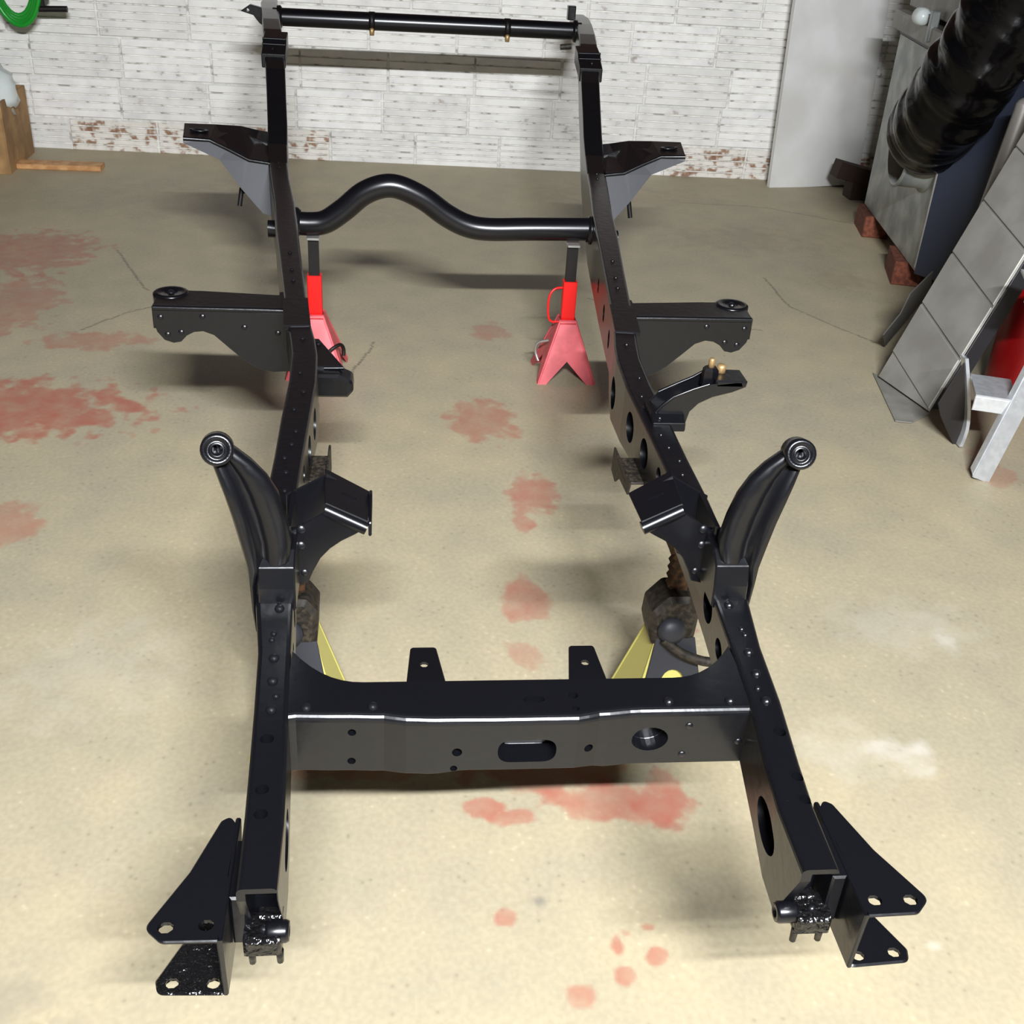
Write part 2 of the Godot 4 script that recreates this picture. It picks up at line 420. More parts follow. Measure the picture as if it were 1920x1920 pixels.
const BL := 0.388    # block length with joint
const BH := 0.173    # course height with joint
const WALL_YAW := 2.27

func block_mesh(len: float, h: float, depth: float) -> ArrayMesh:
	# scored clay block: front face with four grooves, chamfered edges
	var pr := []          # (y, z) front profile from bottom to top
	pr.append(Vector2(0.0, -0.003)); pr.append(Vector2(0.003, 0.0))
	var g := h / 5.0
	for k in 4:
		var y := g * (k + 1)
		pr.append(Vector2(y - 0.0042, 0.0)); pr.append(Vector2(y - 0.0028, -0.010)); pr.append(Vector2(y + 0.0028, -0.010)); pr.append(Vector2(y + 0.0036, 0.0))
	pr.append(Vector2(h - 0.003, 0.0)); pr.append(Vector2(h, -0.003))
	var b := MB.new()
	var e := 0.003
	for i in pr.size() - 1:
		var p: Vector2 = pr[i]; var q: Vector2 = pr[i + 1]
		b.quad(Vector3(e, p.x, p.y), Vector3(len - e, p.x, p.y), Vector3(len - e, q.x, q.y), Vector3(e, q.x, q.y))
		b.quad(Vector3(0, p.x, p.y - e), Vector3(e, p.x, p.y), Vector3(e, q.x, q.y), Vector3(0, q.x, q.y - e))
		b.quad(Vector3(len - e, p.x, p.y), Vector3(len, p.x, p.y - e), Vector3(len, q.x, q.y - e), Vector3(len - e, q.x, q.y))
	var zb := -depth
	b.quad(Vector3(0, h, -0.006), Vector3(len, h, -0.006), Vector3(len, h, zb), Vector3(0, h, zb))
	b.quad(Vector3(0, 0, zb), Vector3(len, 0, zb), Vector3(len, 0, -0.006), Vector3(0, 0, -0.006))
	b.quad(Vector3(0, 0, zb), Vector3(0, 0, -0.006), Vector3(0, h, -0.006), Vector3(0, h, zb))
	b.quad(Vector3(len, 0, -0.006), Vector3(len, 0, zb), Vector3(len, h, zb), Vector3(len, h, -0.006))
	return b.mesh()

func back_wall() -> void:
	var w := Node3D.new(); w.name = "wall_back"; add_child(w); w.set_meta("kind", "structure")
	w.position = Vector3(0, 0, -3.948); w.rotation_degrees.y = -WALL_YAW
	var core := MB.new(); core.box(Vector3(5.9, 1.04, 0.14), Vector3(0, 0.485, -0.076), 0.0)
	part(core, "mortar", M.mortar, w)
	var bare := MB.new(); bare.box(Vector3(5.9, CEIL - 1.005 + 0.04, 0.14), Vector3(0, (CEIL + 1.005 + 0.04) / 2, -0.076), 0.0)
	part(bare, "bare_mortar", M.clay, w)
	var rng := RandomNumberGenerator.new(); rng.seed = 4
	var full := block_mesh(BL - 0.009, BH - 0.009, 0.03)
	var bottom := block_mesh(BL - 0.009, BH - 0.009 - 0.03, 0.03)
	var offs := [-2.9 + 0.155, -2.9 + 0.16 - 0.155, -2.9 + 0.03, -2.9 - 0.055, -2.9 + 0.13, -2.9 - 0.09]
	for row in 6:
		for k in 16:
			var x: float = offs[row] + (0.0 if row % 2 else 0.0) + BL * k
			if x < -2.45 or x > 1.95: continue
			var y := -0.033 + BH * row
			var o := MeshInstance3D.new(); o.name = "wall_block"
			o.mesh = bottom if row == 0 else full
			var worn := row == 0 and (x > -1.95 and x < -0.75 or x > 0.75)
			o.material_override = M.block_worn if worn else M.block[rng.randi() % 3]
			o.position = Vector3(x + 0.0045, (0.0 if row == 0 else y + 0.0045), 0.0 + rng.randf_range(-0.0015, 0.002))
			o.rotation.y = rng.randf_range(-0.002, 0.002)
			w.add_child(o, true)
	# the courses above the photograph
	var st := SurfaceTool.new(); st.begin(Mesh.PRIMITIVE_TRIANGLES)
	for row in range(6, 15):
		for k in 16:
			var x: float = -2.9 + (0.13 if row % 2 else -0.06) + BL * k
			if x < -2.75 or x > 2.4: continue
			if -0.033 + BH * (row + 1) > CEIL: continue
			st.append_from(full, 0, Transform3D(Basis.IDENTITY, Vector3(x, -0.033 + BH * row, 0)))
	var up := mesh_part(st.commit(), "upper_blocks", M.clay, w); up.set_meta("kind", "stuff")
	st = SurfaceTool.new(); st.begin(Mesh.PRIMITIVE_TRIANGLES)
	for row in 6:
		for k in 16:
			var x: float = offs[row] + BL * k
			if x >= -2.45 and x <= 1.95: continue
			if x < -2.75 or x > 2.4 or row == 0: continue
			st.append_from(full, 0, Transform3D(Basis.IDENTITY, Vector3(x + 0.0045, -0.0285 + BH * row, 0)))
	var side := mesh_part(st.commit(), "corner_blocks", M.block[0], w); side.set_meta("kind", "stuff")

# ------------------------------------------------------------------ the car frame
# stations of a side rail: z, inner x, outer x, top y, bottom y
const RAIL := [
	[0.690, 0.236, 0.272, 0.450, 0.345], [0.610, 0.237, 0.274, 0.450, 0.350], [0.550, 0.241, 0.278, 0.450, 0.362], [0.450, 0.250, 0.286, 0.450, 0.366],
	[0.350, 0.255, 0.292, 0.450, 0.370], [0.240, 0.260, 0.306, 0.450, 0.376], [0.120, 0.268, 0.314, 0.450, 0.372], [0.000, 0.274, 0.317, 0.450, 0.366],
	[-0.130, 0.273, 0.316, 0.450, 0.358], [-0.260, 0.271, 0.317, 0.450, 0.352], [-0.410, 0.269, 0.316, 0.450, 0.335], [-0.530, 0.274, 0.320, 0.450, 0.322],
	[-0.600, 0.282, 0.328, 0.450, 0.335], [-0.700, 0.298, 0.342, 0.450, 0.345], [-0.850, 0.315, 0.360, 0.450, 0.330], [-1.050, 0.336, 0.384, 0.450, 0.318],
	[-1.300, 0.362, 0.415, 0.450, 0.308], [-1.550, 0.388, 0.442, 0.450, 0.300], [-1.800, 0.420, 0.474, 0.450, 0.298], [-1.960, 0.437, 0.493, 0.452, 0.310],
	[-2.080, 0.447, 0.505, 0.478, 0.345], [-2.180, 0.453, 0.512, 0.518, 0.400], [-2.300, 0.464, 0.523, 0.568, 0.460], [-2.450, 0.476, 0.537, 0.630, 0.530],
	[-2.600, 0.492, 0.554, 0.680, 0.585], [-2.750, 0.508, 0.570, 0.708, 0.615], [-2.900, 0.526, 0.586, 0.722, 0.630], [-3.150, 0.553, 0.613, 0.728, 0.640],
	[-3.400, 0.580, 0.640, 0.722, 0.640], [-3.620, 0.596, 0.654, 0.710, 0.640]]

func rail_at(z: float) -> Array:
	for i in RAIL.size() - 1:
		var a: Array = RAIL[i]; var b: Array = RAIL[i + 1]
		if z <= a[0] and z >= b[0]:
			var t: float = (a[0] - z) / (a[0] - b[0])
			return [z, lerpf(a[1], b[1], t), lerpf(a[2], b[2], t), lerpf(a[3], b[3], t), lerpf(a[4], b[4], t)]
	return RAIL[0] if z > 0 else RAIL[RAIL.size() - 1]

func rail_ring(s: Array, r := 0.0055) -> Array:
	var ring := []
	var cs := [Vector2(s[1] + r, s[4] + r), Vector2(s[2] - r, s[4] + r), Vector2(s[2] - r, s[3] - r), Vector2(s[1] + r, s[3] - r)]
	for c in 4:
		for k in 4:
			var a := PI + PI / 2 * c + PI / 2 * k / 3.0
			var p: Vector2 = cs[c] + Vector2(cos(a), sin(a)) * r
			ring.append(Vector3(p.x, p.y, s[0]))
	return ring

func rivet_mesh(r: float, h: float) -> ArrayMesh:
	var b := MB.new()
	b.lathe([Vector2(r, -0.002), Vector2(r, 0.0005), Vector2(r * 0.93, h * 0.36), Vector2(r * 0.77, h * 0.64), Vector2(r * 0.53, h * 0.85), Vector2(r * 0.27, h * 0.96), Vector2(0, h)], 12)
	return b.mesh()

var rivet0: ArrayMesh
var bolt0: ArrayMesh
var FR: Node3D

func rivet(parent: Node3D, at: Vector3, up: Vector3, scale := 1.0, called := "rivet") -> void:
	var o := mesh_part(rivet0 if up.y > 0.6 else bolt0, called, M.rivet, parent)
	var y := up.normalized(); var x := y.cross(Vector3(0.13, 0.3, 0.94)).normalized()
	o.transform = Transform3D(Basis(x, y, x.cross(y)).scaled_local(Vector3.ONE * scale), at)

func car_frame() -> void:
	rivet0 = rivet_mesh(0.0060, 0.0052); bolt0 = rivet_mesh(0.0062, 0.0032)
	FR = thing("car_frame", "bare black-painted car chassis frame with brackets and outriggers, raised on jack stands", "chassis", Vector3.ZERO)
	for s in [1.0, -1.0]:
		await side_rail(s); front_bracket(s); rail_end(s); bulkhead_arm(s); engine_mount(s); mid_outrigger(s); rear_outrigger(s); bump_stop(s); hanger(s)
	await front_crossmember(); tube_crossmember(); rear_tube(); steering_bracket(); gearbox_mount(); rear_lugs()

func side_rail(s: float) -> void:
	var b := MB.new(s)
	var rings := []
	# the left horn of the frame sits a few millimetres further out than the right one
	for i in RAIL.size() - 1:
		for k in (1 if i < 9 else 2):
			var z: float = lerpf(RAIL[i][0], RAIL[i + 1][0], float(k) / (1 if i < 9 else 2))
			var q := rail_at(z).duplicate()
			var off := smoothstep(0.42, 0.62, z) * (-0.004 if s > 0 else 0.005)
			q[1] += off; q[2] += off
			rings.append(rail_ring(q))
	rings.append(rail_ring(RAIL[RAIL.size() - 1]))
	b.loft(rings, true, -1)
	var cuts := []
	# lightening holes in the inner web
	for h in [[0.232, 0.424, 0.021, 0.026], [0.308, 0.412, 0.013, 0.017], [0.588, 0.402, 0.021, 0.036], [-0.535, 0.378, 0.031, 0.034], [-0.345, 0.398, 0.027, 0.029], [-0.232, 0.405, 0.025, 0.027], [-0.130, 0.418, 0.014, 0.014],
			[-0.78, 0.39, 0.02, 0.02], [-0.95, 0.385, 0.02, 0.02], [-1.15, 0.38, 0.018, 0.018]]:
		var x: float = rail_at(h[0])[1]
		cuts.append([cyl(1.0, 1.0), Transform3D(Basis(Vector3(0, h[2], 0), Vector3(0.06, 0, 0), Vector3(0, 0, -h[3])), Vector3(s * (x + 0.008), h[1], h[0]))])
	# bolt holes in the top
	var tops := [[0.569, 0.266, 0.0065, 0.05], [0.601, 0.264, 0.0065, 0.05]]
	if s > 0: tops.append([0.502, 0.268, 0.0068, 0.4])
	else: tops.append([0.497, 0.268, 0.007, 0.05])
	for h in tops:
		cuts.append([cyl(h[2], h[3]), Transform3D(Basis.IDENTITY, Vector3(s * h[1], 0.45, h[0]))])
	# the rail end is open in front, under its top flange
	var mouth := MB.new(); mouth.box(Vector3(0.027, 0.082, 0.09), Vector3(s * 0.2555, 0.403, 0.690), 0.001)
	cuts.append([mouth.mesh(), Transform3D.IDENTITY])
	var low := MB.new(); low.plate([Vector2(0.648, 0.34), Vector2(0.70, 0.34), Vector2(0.70, 0.435), Vector2(0.690, 0.435)], 0.06, Transform3D(Basis(Vector3(0, 0, 1), Vector3(0, 1, 0), Vector3(-1, 0, 0)), Vector3(s * 0.25 + 0.03, 0, 0)), [], 0.001)
	cuts.append([low.mesh(), Transform3D.IDENTITY])
	var m: Mesh = await carve(b.mesh(), cuts)
	var o := mesh_part(m, "side_rail", M.black, FR)
	for z in [0.452, 0.404, 0.364, 0.252, 0.268]:
		var q := rail_at(z); rivet(o, Vector3(s * ((q[1] + q[2]) * 0.5 + (0.0 if z > 0.3 else -0.006)), q[3], z), Vector3.UP)
	for z in [0.43, 0.33, 0.318, 0.17, 0.1, 0.03, -0.02, -0.075, -0.12, -0.165, -0.21, -0.29, -0.36, -0.44]:
		var q := rail_at(z); rivet(o, Vector3(s * (lerpf(q[1], q[2], 0.5 + 0.12 * sin(z * 40.0))), q[3], z), Vector3.UP, 0.62)
	for z in [-0.60, -0.93, -1.0, -1.12, -1.9, -1.955]:
		var q := rail_at(z); rivet(o, Vector3(s * ((q[1] + q[2]) * 0.5), q[3], z), Vector3.UP, 0.8)

func front_crossmember() -> void:
	# top plate with flared ends, rounded fold, front web and bottom; drawn as a solid profile swept along x
	var lip := [[-0.252, 0.458], [-0.195, 0.460], [-0.150, 0.462], [-0.128, 0.467], [-0.094, 0.469], [-0.015, 0.470], [0.058, 0.470], [0.084, 0.464], [0.126, 0.460], [0.185, 0.460], [0.252, 0.460]]
	var b := MB.new()
	var rings := []
	var n := 44
	for i in n + 1:
		var x := lerpf(-0.254, 0.254, float(i) / n)
		var zf := 0.46
		for k in lip.size() - 1:
			if x >= lip[k][0] and x <= lip[k + 1][0]:
				var t: float = (x - lip[k][0]) / (lip[k + 1][0] - lip[k][0]); t = t * t * (3 - 2 * t)
				zf = lerpf(lip[k][1], lip[k + 1][1], t)
		var ax := absf(x)
		var zb := 0.404
		var d := maxf(0.0, ax - 0.172)
		zb -= 0.052 * pow(d / 0.078, 2.2)
		var yb := 0.369 + (0.005 if ax < 0.10 else 0.0) * (1.0 - smoothstep(0.06, 0.10, ax))
		var r := 0.009
		var ring := []
		ring.append(Vector3(x, yb, zb + 0.0)); ring.append(Vector3(x, 0.4465, zb))
		for k in 6:
			var a := PI / 2 - PI / 2 * k / 5.0
			ring.append(Vector3(x, 0.4465 - r + sin(a) * r, zf - r + cos(a) * r))
		ring.append(Vector3(x, yb + 0.002, zf)); ring.append(Vector3(x, yb, zf - 0.002))
		rings.append(ring)
	b.loft(rings, true, -1)
	# smooth strip over the fold
	var m0 := b.mesh()
	var cuts := []
	var fz := Basis(Vector3(1, 0, 0), Vector3(0, 0, 1), Vector3(0, -1, 0))
	# long opening with round ends
	var slot := MB.new(); slot.plate(rounded([Vector2(-0.028, 0.386), Vector2(0.036, 0.386), Vector2(0.036, 0.417), Vector2(-0.028, 0.417)], 0.0155, 7), 0.05, front_at(0.49, 0.05), [], 0.0005)
	cuts.append([slot.mesh(), Transform3D.IDENTITY])
	var rnd := MB.new(); rnd.plate(circle(Vector2(0.141, 0.406), 0.0205, 0.0165, 24), 0.045, front_at(0.485, 0.045), [], 0.0005)
	cuts.append([rnd.mesh(), Transform3D.IDENTITY])
	for h in [[-0.184, 0.424, 0.0045], [-0.185, 0.384, 0.0045], [-0.072, 0.401, 0.0055], [0.072, 0.401, 0.005], [-0.075, 0.378, 0.004]]:
		cuts.append([cyl(h[2], 0.04), Transform3D(fz, Vector3(h[0], h[1], 0.46))])
	for h in [[0.056, 0.432, 0.0055], [0.056, 0.454, 0.004]]:
		cuts.append([cyl(h[2], 0.04), Transform3D(Basis.IDENTITY, Vector3(h[0], 0.446, h[1]))])
	var ov := MB.new(); ov.plate(circle(Vector2(0.012, 0.438), 0.012, 0.006, 20), 0.03, flat_at(0.46), [], 0.0005)
	cuts.append([ov.mesh(), Transform3D.IDENTITY])
	var m1: Mesh = await carve(m0, cuts)
	var o := mesh_part(m1, "front_crossmember", M.black, FR)
	for x in [-0.232, -0.162, 0.16, 0.229]: rivet(o, Vector3(x, 0.4465, 0.446), Vector3.UP)
	for q in [[0.183, 0.424], [0.180, 0.383], [0.242, 0.40]]: rivet(o, Vector3(q[0], q[1], 0.460), Vector3(0, 0, 1), 0.7)
	var pad := MB.new(); pad.plate(rounded([Vector2(-0.03, 0.40), Vector2(-0.03, 0.376), Vector2(0.036, 0.376), Vector2(0.036, 0.40)], 0.006), 0.03, front_at(0.462, 0.03), [], 0.003)
	for s in [1.0, -1.0]:
		var t := MB.new(s)
		t.plate(rounded([Vector2(0.0855, 0.232), Vector2(0.118, 0.232), Vector2(0.134, 0.42), Vector2(0.060, 0.42)], [0.005, 0.005, 0, 0]), 0.004, flat_at(0.364), [circle(Vector2(0.1015, 0.268), 0.0055)])
		part(t, "tab", M.black, o)

func front_bracket(s: float) -> void:
	var b := MB.new(s)
	# upper flange
	b.plate(rounded([Vector2(0.2895, 0.585), Vector2(0.2875, 0.720), Vector2(0.338, 0.719), Vector2(0.3545, 0.703), Vector2(0.325, 0.642), Vector2(0.305, 0.580), Vector2(0.297, 0.574)], [0.003, 0.0, 0.010, 0.010, 0.02, 0.006, 0.006]), 0.004, flat_at(0.422),
		[circle(Vector2(0.336, 0.704), 0.0068, 0.0062), circle(Vector2(0.302, 0.703), 0.0066, 0.006)])
	# upright web
	b.plate(rounded([Vector2(-0.574, 0.422), Vector2(-0.720, 0.422), Vector2(-0.716, 0.345), Vector2(-0.60, 0.345)], [0.004, 0.0, 0.0, 0.01]), 0.005, Transform3D(Basis(Vector3(0, 0, -1), Vector3(0, 1, 0), Vector3(1, 0, 0)), Vector3(0.2865, 0, 0)))
	var o := part(b, "bumper_bracket", M.black, FR)
	var l := MB.new(s)
	l.plate(rounded([Vector2(0.288, 0.62), Vector2(0.2885, 0.717), Vector2(0.349, 0.714), Vector2(0.353, 0.700), Vector2(0.333, 0.655), Vector2(0.325, 0.62)], [0, 0.006, 0.009, 0.006, 0.0, 0.0]), 0.004, flat_at(0.3485),
		[circle(Vector2(0.3375, 0.7035), 0.0062, 0.0056), circle(Vector2(0.301, 0.7055), 0.0062, 0.0056)], 0.0016)
	part(l, "lower_flange", M.black_lumpy if s < 0 else M.black, o)
	# filler between rail and bracket
	var w := MB.new(s); w.box(Vector3(0.014, 0.06, 0.07), Vector3(0.279, 0.392, 0.640), 0.002); part(w, "spacer", M.black, o)

func rail_end(s: float) -> void:
	var b := MB.new(s)
	# spring-eye housing inside the open rail end
	b.box(Vector3(0.034, 0.022, 0.036), Vector3(0.2585, 0.371, 0.672), 0.003)
	b.box(Vector3(0.022, 0.008, 0.014), Vector3(0.252, 0.385, 0.662), 0.002)
	var o := part(b, "spring_eye_housing", M.black_lumpy, FR)
	var c := MB.new(s)
	c.lathe([Vector2(0, -0.012), Vector2(0.0095, -0.012), Vector2(0.0105, -0.009), Vector2(0.0105, 0.006), Vector2(0.009, 0.009), Vector2(0.005, 0.009), Vector2(0.0045, 0.004), Vector2(0, 0.004)], 20, Transform3D(Basis(Vector3(0, 1, 0), Vector3(-1, 0, 0), Vector3(0, 0, 1)), Vector3(0.232 if s > 0 else 0.2440, 0.377, 0.675)))
	part(c, "bushing", M.black_smooth, o)
	for x in [0.244, 0.269]:
		var p := MB.new(s)
		p.lathe([Vector2(0, -0.016), Vector2(0.0032, -0.016), Vector2(0.0038, 0.0), Vector2(0, 0)], 8, Transform3D(Basis.IDENTITY, Vector3(x, 0.361, 0.682)))
		part(p, "cotter_pin", M.iron if s > 0 else M.black_smooth, o)
	rivet(o, Vector3(s * 0.258, 0.382, 0.676), Vector3.UP, 0.7, "bolt")

func arm_ring(y: float, xi: float, xo: float, zb: float, zf: float, rib: float) -> Array:
	# counter-clockwise seen from below; front face carries a pressed rib
	var ring := []
	var us := [[0.0, -0.004], [0.08, 0.0], [0.42, 0.001], [0.50, -0.005], [0.60, -0.007], [0.68, rib - 0.006], [0.76, rib], [0.90, rib - 0.001], [0.97, -0.003], [1.0, -0.006]]
	var w := xo - xi
	ring.append(Vector3(xi + w * 0.06, y, zb)); ring.append(Vector3(xi, y, zb + 0.006))
	for u in us: ring.append(Vector3(lerpf(xi, xo, u[0]), y, zf + u[1]))
	ring.append(Vector3(xo, y, zb + 0.006)); ring.append(Vector3(xo - w * 0.06, y, zb))
	ring.reverse()
	return ring

func bulkhead_arm(s: float) -> void:
	var b := MB.new(s)
	var spec := [[0.395, 0.300, 0.309, 0.225, 0.238, 0.001], [0.43, 0.296, 0.311, 0.222, 0.243, 0.003], [0.47, 0.288, 0.312, 0.220, 0.246, 0.006], [0.497, 0.264, 0.314, 0.219, 0.247, 0.009], [0.525, 0.260, 0.319, 0.220, 0.247, 0.010], [0.56, 0.265, 0.326, 0.222, 0.246, 0.010],
		[0.59, 0.273, 0.333, 0.223, 0.246, 0.010], [0.612, 0.284, 0.339, 0.224, 0.245, 0.008], [0.630, 0.299, 0.344, 0.225, 0.244, 0.004], [0.645, 0.316, 0.347, 0.226, 0.243, 0.001], [0.652, 0.324, 0.346, 0.228, 0.241, 0.0]]
	var rings := []
	for q in spec: rings.append(arm_ring(q[0], q[1], q[2], q[3], q[4], q[5]))
	b.loft(rings)
	var o := part(b, "bulkhead_arm", M.black, FR)
	var k := MB.new(s)
	var ax := Vector3(-0.12, 0.34, 0.93).normalized(); var xx := ax.cross(Vector3.RIGHT).normalized()
	k.lathe([Vector2(0, -0.022), Vector2(0.014, -0.022), Vector2(0.0185, -0.018), Vector2(0.0185, 0.008), Vector2(0.0165, 0.011), Vector2(0.0125, 0.0105), Vector2(0.0115, 0.0085), Vector2(0.009, 0.0085), Vector2(0.0075, 0.0105), Vector2(0.0062, 0.010), Vector2(0.0055, -0.006), Vector2(0, -0.006)], 24, Transform3D(Basis(xx, ax, xx.cross(ax)), Vector3(0.336, 0.649, 0.242)))
	part(k, "boss", M.black_smooth, o)
	var d := MB.new(s)
	# saddle over the rail
	var xf := Transform3D(Basis(Vector3(0, 0, 1), Vector3(0, 1, 0), Vector3(-1, 0, 0)), Vector3(0.300, 0, 0))
	d.plate(rounded([Vector2(0.16, 0.44), Vector2(0.258, 0.44), Vector2(0.256, 0.470), Vector2(0.250, 0.496), Vector2(0.229, 0.510), Vector2(0.18, 0.511), Vector2(0.16, 0.49)], [0, 0, 0.003, 0.005, 0.006, 0.004, 0], 6), 0.044, xf, [], 0.002)
	var sd := part(d, "saddle", M.black, o)
	rivet(sd, Vector3(s * 0.276, 0.5035, 0.240), Vector3(0, 0.85, 0.5), 0.95, "bolt")

func engine_mount(s: float) -> void:
	var b := MB.new(s)
	var A := Vector3(0.229, 0.543, 0.094); var B := Vector3(0.170, 0.519, 0.112); var C := Vector3(0.172, 0.522, 0.192); var D := Vector3(0.2236, 0.544, 0.185)
	# sloping top plate with a slot
	var u := (D - C).normalized(); var v0 := (B - C).normalized(); var nn := v0.cross(u).normalized(); var v := u.cross(nn).normalized() * 1.0
	if v.dot(v0) < 0: v = -v
	if nn.y < 0: nn = -nn
	var xf := Transform3D(Basis(u, -v, u.cross(-v)), C)
	var pts := []
	for p in [C, D, A, B]: pts.append(Vector2((p - C).dot(u), -(p - C).dot(v)))
	var cc: Vector2 = (pts[0] + pts[1] + pts[2] + pts[3]) / 4.0
	b.plate(pts, 0.004, xf.translated_local(Vector3(0, 0, -0.004)), [rounded([cc + Vector2(-0.012, -0.003), cc + Vector2(0.012, -0.003), cc + Vector2(0.012, 0.003), cc + Vector2(-0.012, 0.003)], 0.0028, 4)], 0.001)
	b.tube([C + (D - C) * 0.01 + Vector3(0, -0.0065, -0.001), D + Vector3(0, -0.0065, -0.001)], 0.0088, 18)
	# front web
	b.plate([Vector2(0.222, 0.540), Vector2(0.240, 0.528), Vector2(0.268, 0.51), Vector2(0.270, 0.43), Vector2(0.246, 0.436), Vector2(0.240, 0.452), Vector2(0.230, 0.472), Vector2(0.218, 0.486), Vector2(0.204, 0.497), Vector2(0.188, 0.506), Vector2(0.174, 0.515)], 0.004, front_at(0.192, 0.004), [], 0.0012)
	# back web
	b.plate([Vector2(0.224, 0.55), Vector2(0.276, 0.52), Vector2(0.278, 0.42), Vector2(0.246, 0.43), Vector2(0.222, 0.478), Vector2(0.174, 0.515)], 0.004, front_at(0.116, 0.004), [], 0.0012)
	# web along the rail
	b.box(Vector3(0.006, 0.115, 0.10), Vector3(0.266, 0.468, 0.155), 0.002)
	if s < 0: b.plate(rounded([Vector2(0.108, 0.500), Vector2(0.192, 0.505), Vector2(0.186, 0.522), Vector2(0.130, 0.530), Vector2(0.114, 0.528)], [0, 0, 0.006, 0.01, 0.008]), 0.004, Transform3D(Basis(Vector3(0, 0, 1), Vector3(0, 1, 0), Vector3(-1, 0, 0)), Vector3(0.1705, 0, 0)), [], 0.001)
	var o := part(b, "engine_mount_bracket", M.black_smooth, FR)
	rivet(o, Vector3(s * 0.252, 0.515, 0.192), Vector3(0, 0.3, 1), 0.95, "bolt")
	rivet(o, Vector3(s * 0.253, 0.492, 0.192), Vector3(0, 0.3, 1), 0.95, "bolt")
	rivet(o, Vector3(s * 0.250, 0.452, 0.192), Vector3(0, 0.3, 1), 0.8, "bolt")

func mid_outrigger(s: float) -> void:
	var b := MB.new(s)
	var low := [Vector2(0.613, 0.400), Vector2(0.608, 0.381), Vector2(0.595, 0.364), Vector2(0.578, 0.358), Vector2(0.563, 0.361), Vector2(0.551, 0.374), Vector2(0.536, 0.382), Vector2(0.518, 0.384), Vector2(0.497, 0.376), Vector2(0.470, 0.350), Vector2(0.440, 0.322), Vector2(0.412, 0.304), Vector2(0.385, 0.298), Vector2(0.345, 0.300)]
	var web := [Vector2(0.340, 0.424), Vector2(0.42, 0.427), Vector2(0.53, 0.431), Vector2(0.613, 0.431)] + low
	b.plate(web, 0.004, front_at(-0.797, 0.004), [], 0.001)
	b.plate(web, 0.004, front_at(-0.902, 0.004), [], 0.001)
	# top plate and rounded fold
	b.plate([Vector2(0.330, -0.80), Vector2(0.613, -0.80), Vector2(0.620, -0.905), Vector2(0.330, -0.870)], 0.004, flat_at(0.4345))
	b.tube([Vector3(0.338, 0.4295, -0.8008), Vector3(0.42, 0.4300, -0.8008), Vector3(0.53, 0.4302, -0.8008), Vector3(0.612, 0.4302, -0.8008)], 0.0058, 14)
	# end wall
	b.box(Vector3(0.004, 0.045, 0.10), Vector3(0.613, 0.410, -0.850), 0.001)
	# saddle round the rail
	b.box(Vector3(0.050, 0.010, 0.155), Vector3(0.3265, 0.448, -0.738), 0.002, Basis(Vector3.UP, -0.10))
	b.box(Vector3(0.040, 0.11, 0.095), Vector3(0.352, 0.380, -0.852), 0.002)
	var o := part(b, "outrigger", M.black, FR)
	for q in [[0.599, 0.413], [0.588, 0.377], [0.561, 0.382], [0.517, 0.416], [0.436, 0.395], [0.370, 0.384]]:
		if s > 0 and (q[0] == 0.436 or q[0] == 0.370): continue
		rivet(o, Vector3(s * q[0], q[1], -0.797), Vector3(0, 0.25, 1), 0.95, "bolt")
	var d := MB.new(s)
	d.lathe([Vector2(0, -0.02), Vector2(0.036, -0.02), Vector2(0.036, 0.003), Vector2(0.033, 0.0055), Vector2(0.027, 0.0055), Vector2(0.024, 0.0045), Vector2(0.014, 0.0045), Vector2(0.012, 0.002), Vector2(0.0, 0.002)], 28, Transform3D(Basis.IDENTITY, Vector3(0.590, 0.4318, -0.881)))
	var m := part(d, "mount_boss", M.black_smooth, o)
	rivet(m, Vector3(s * 0.590, 0.4335, -0.881), Vector3.UP, 1.3, "bolt")

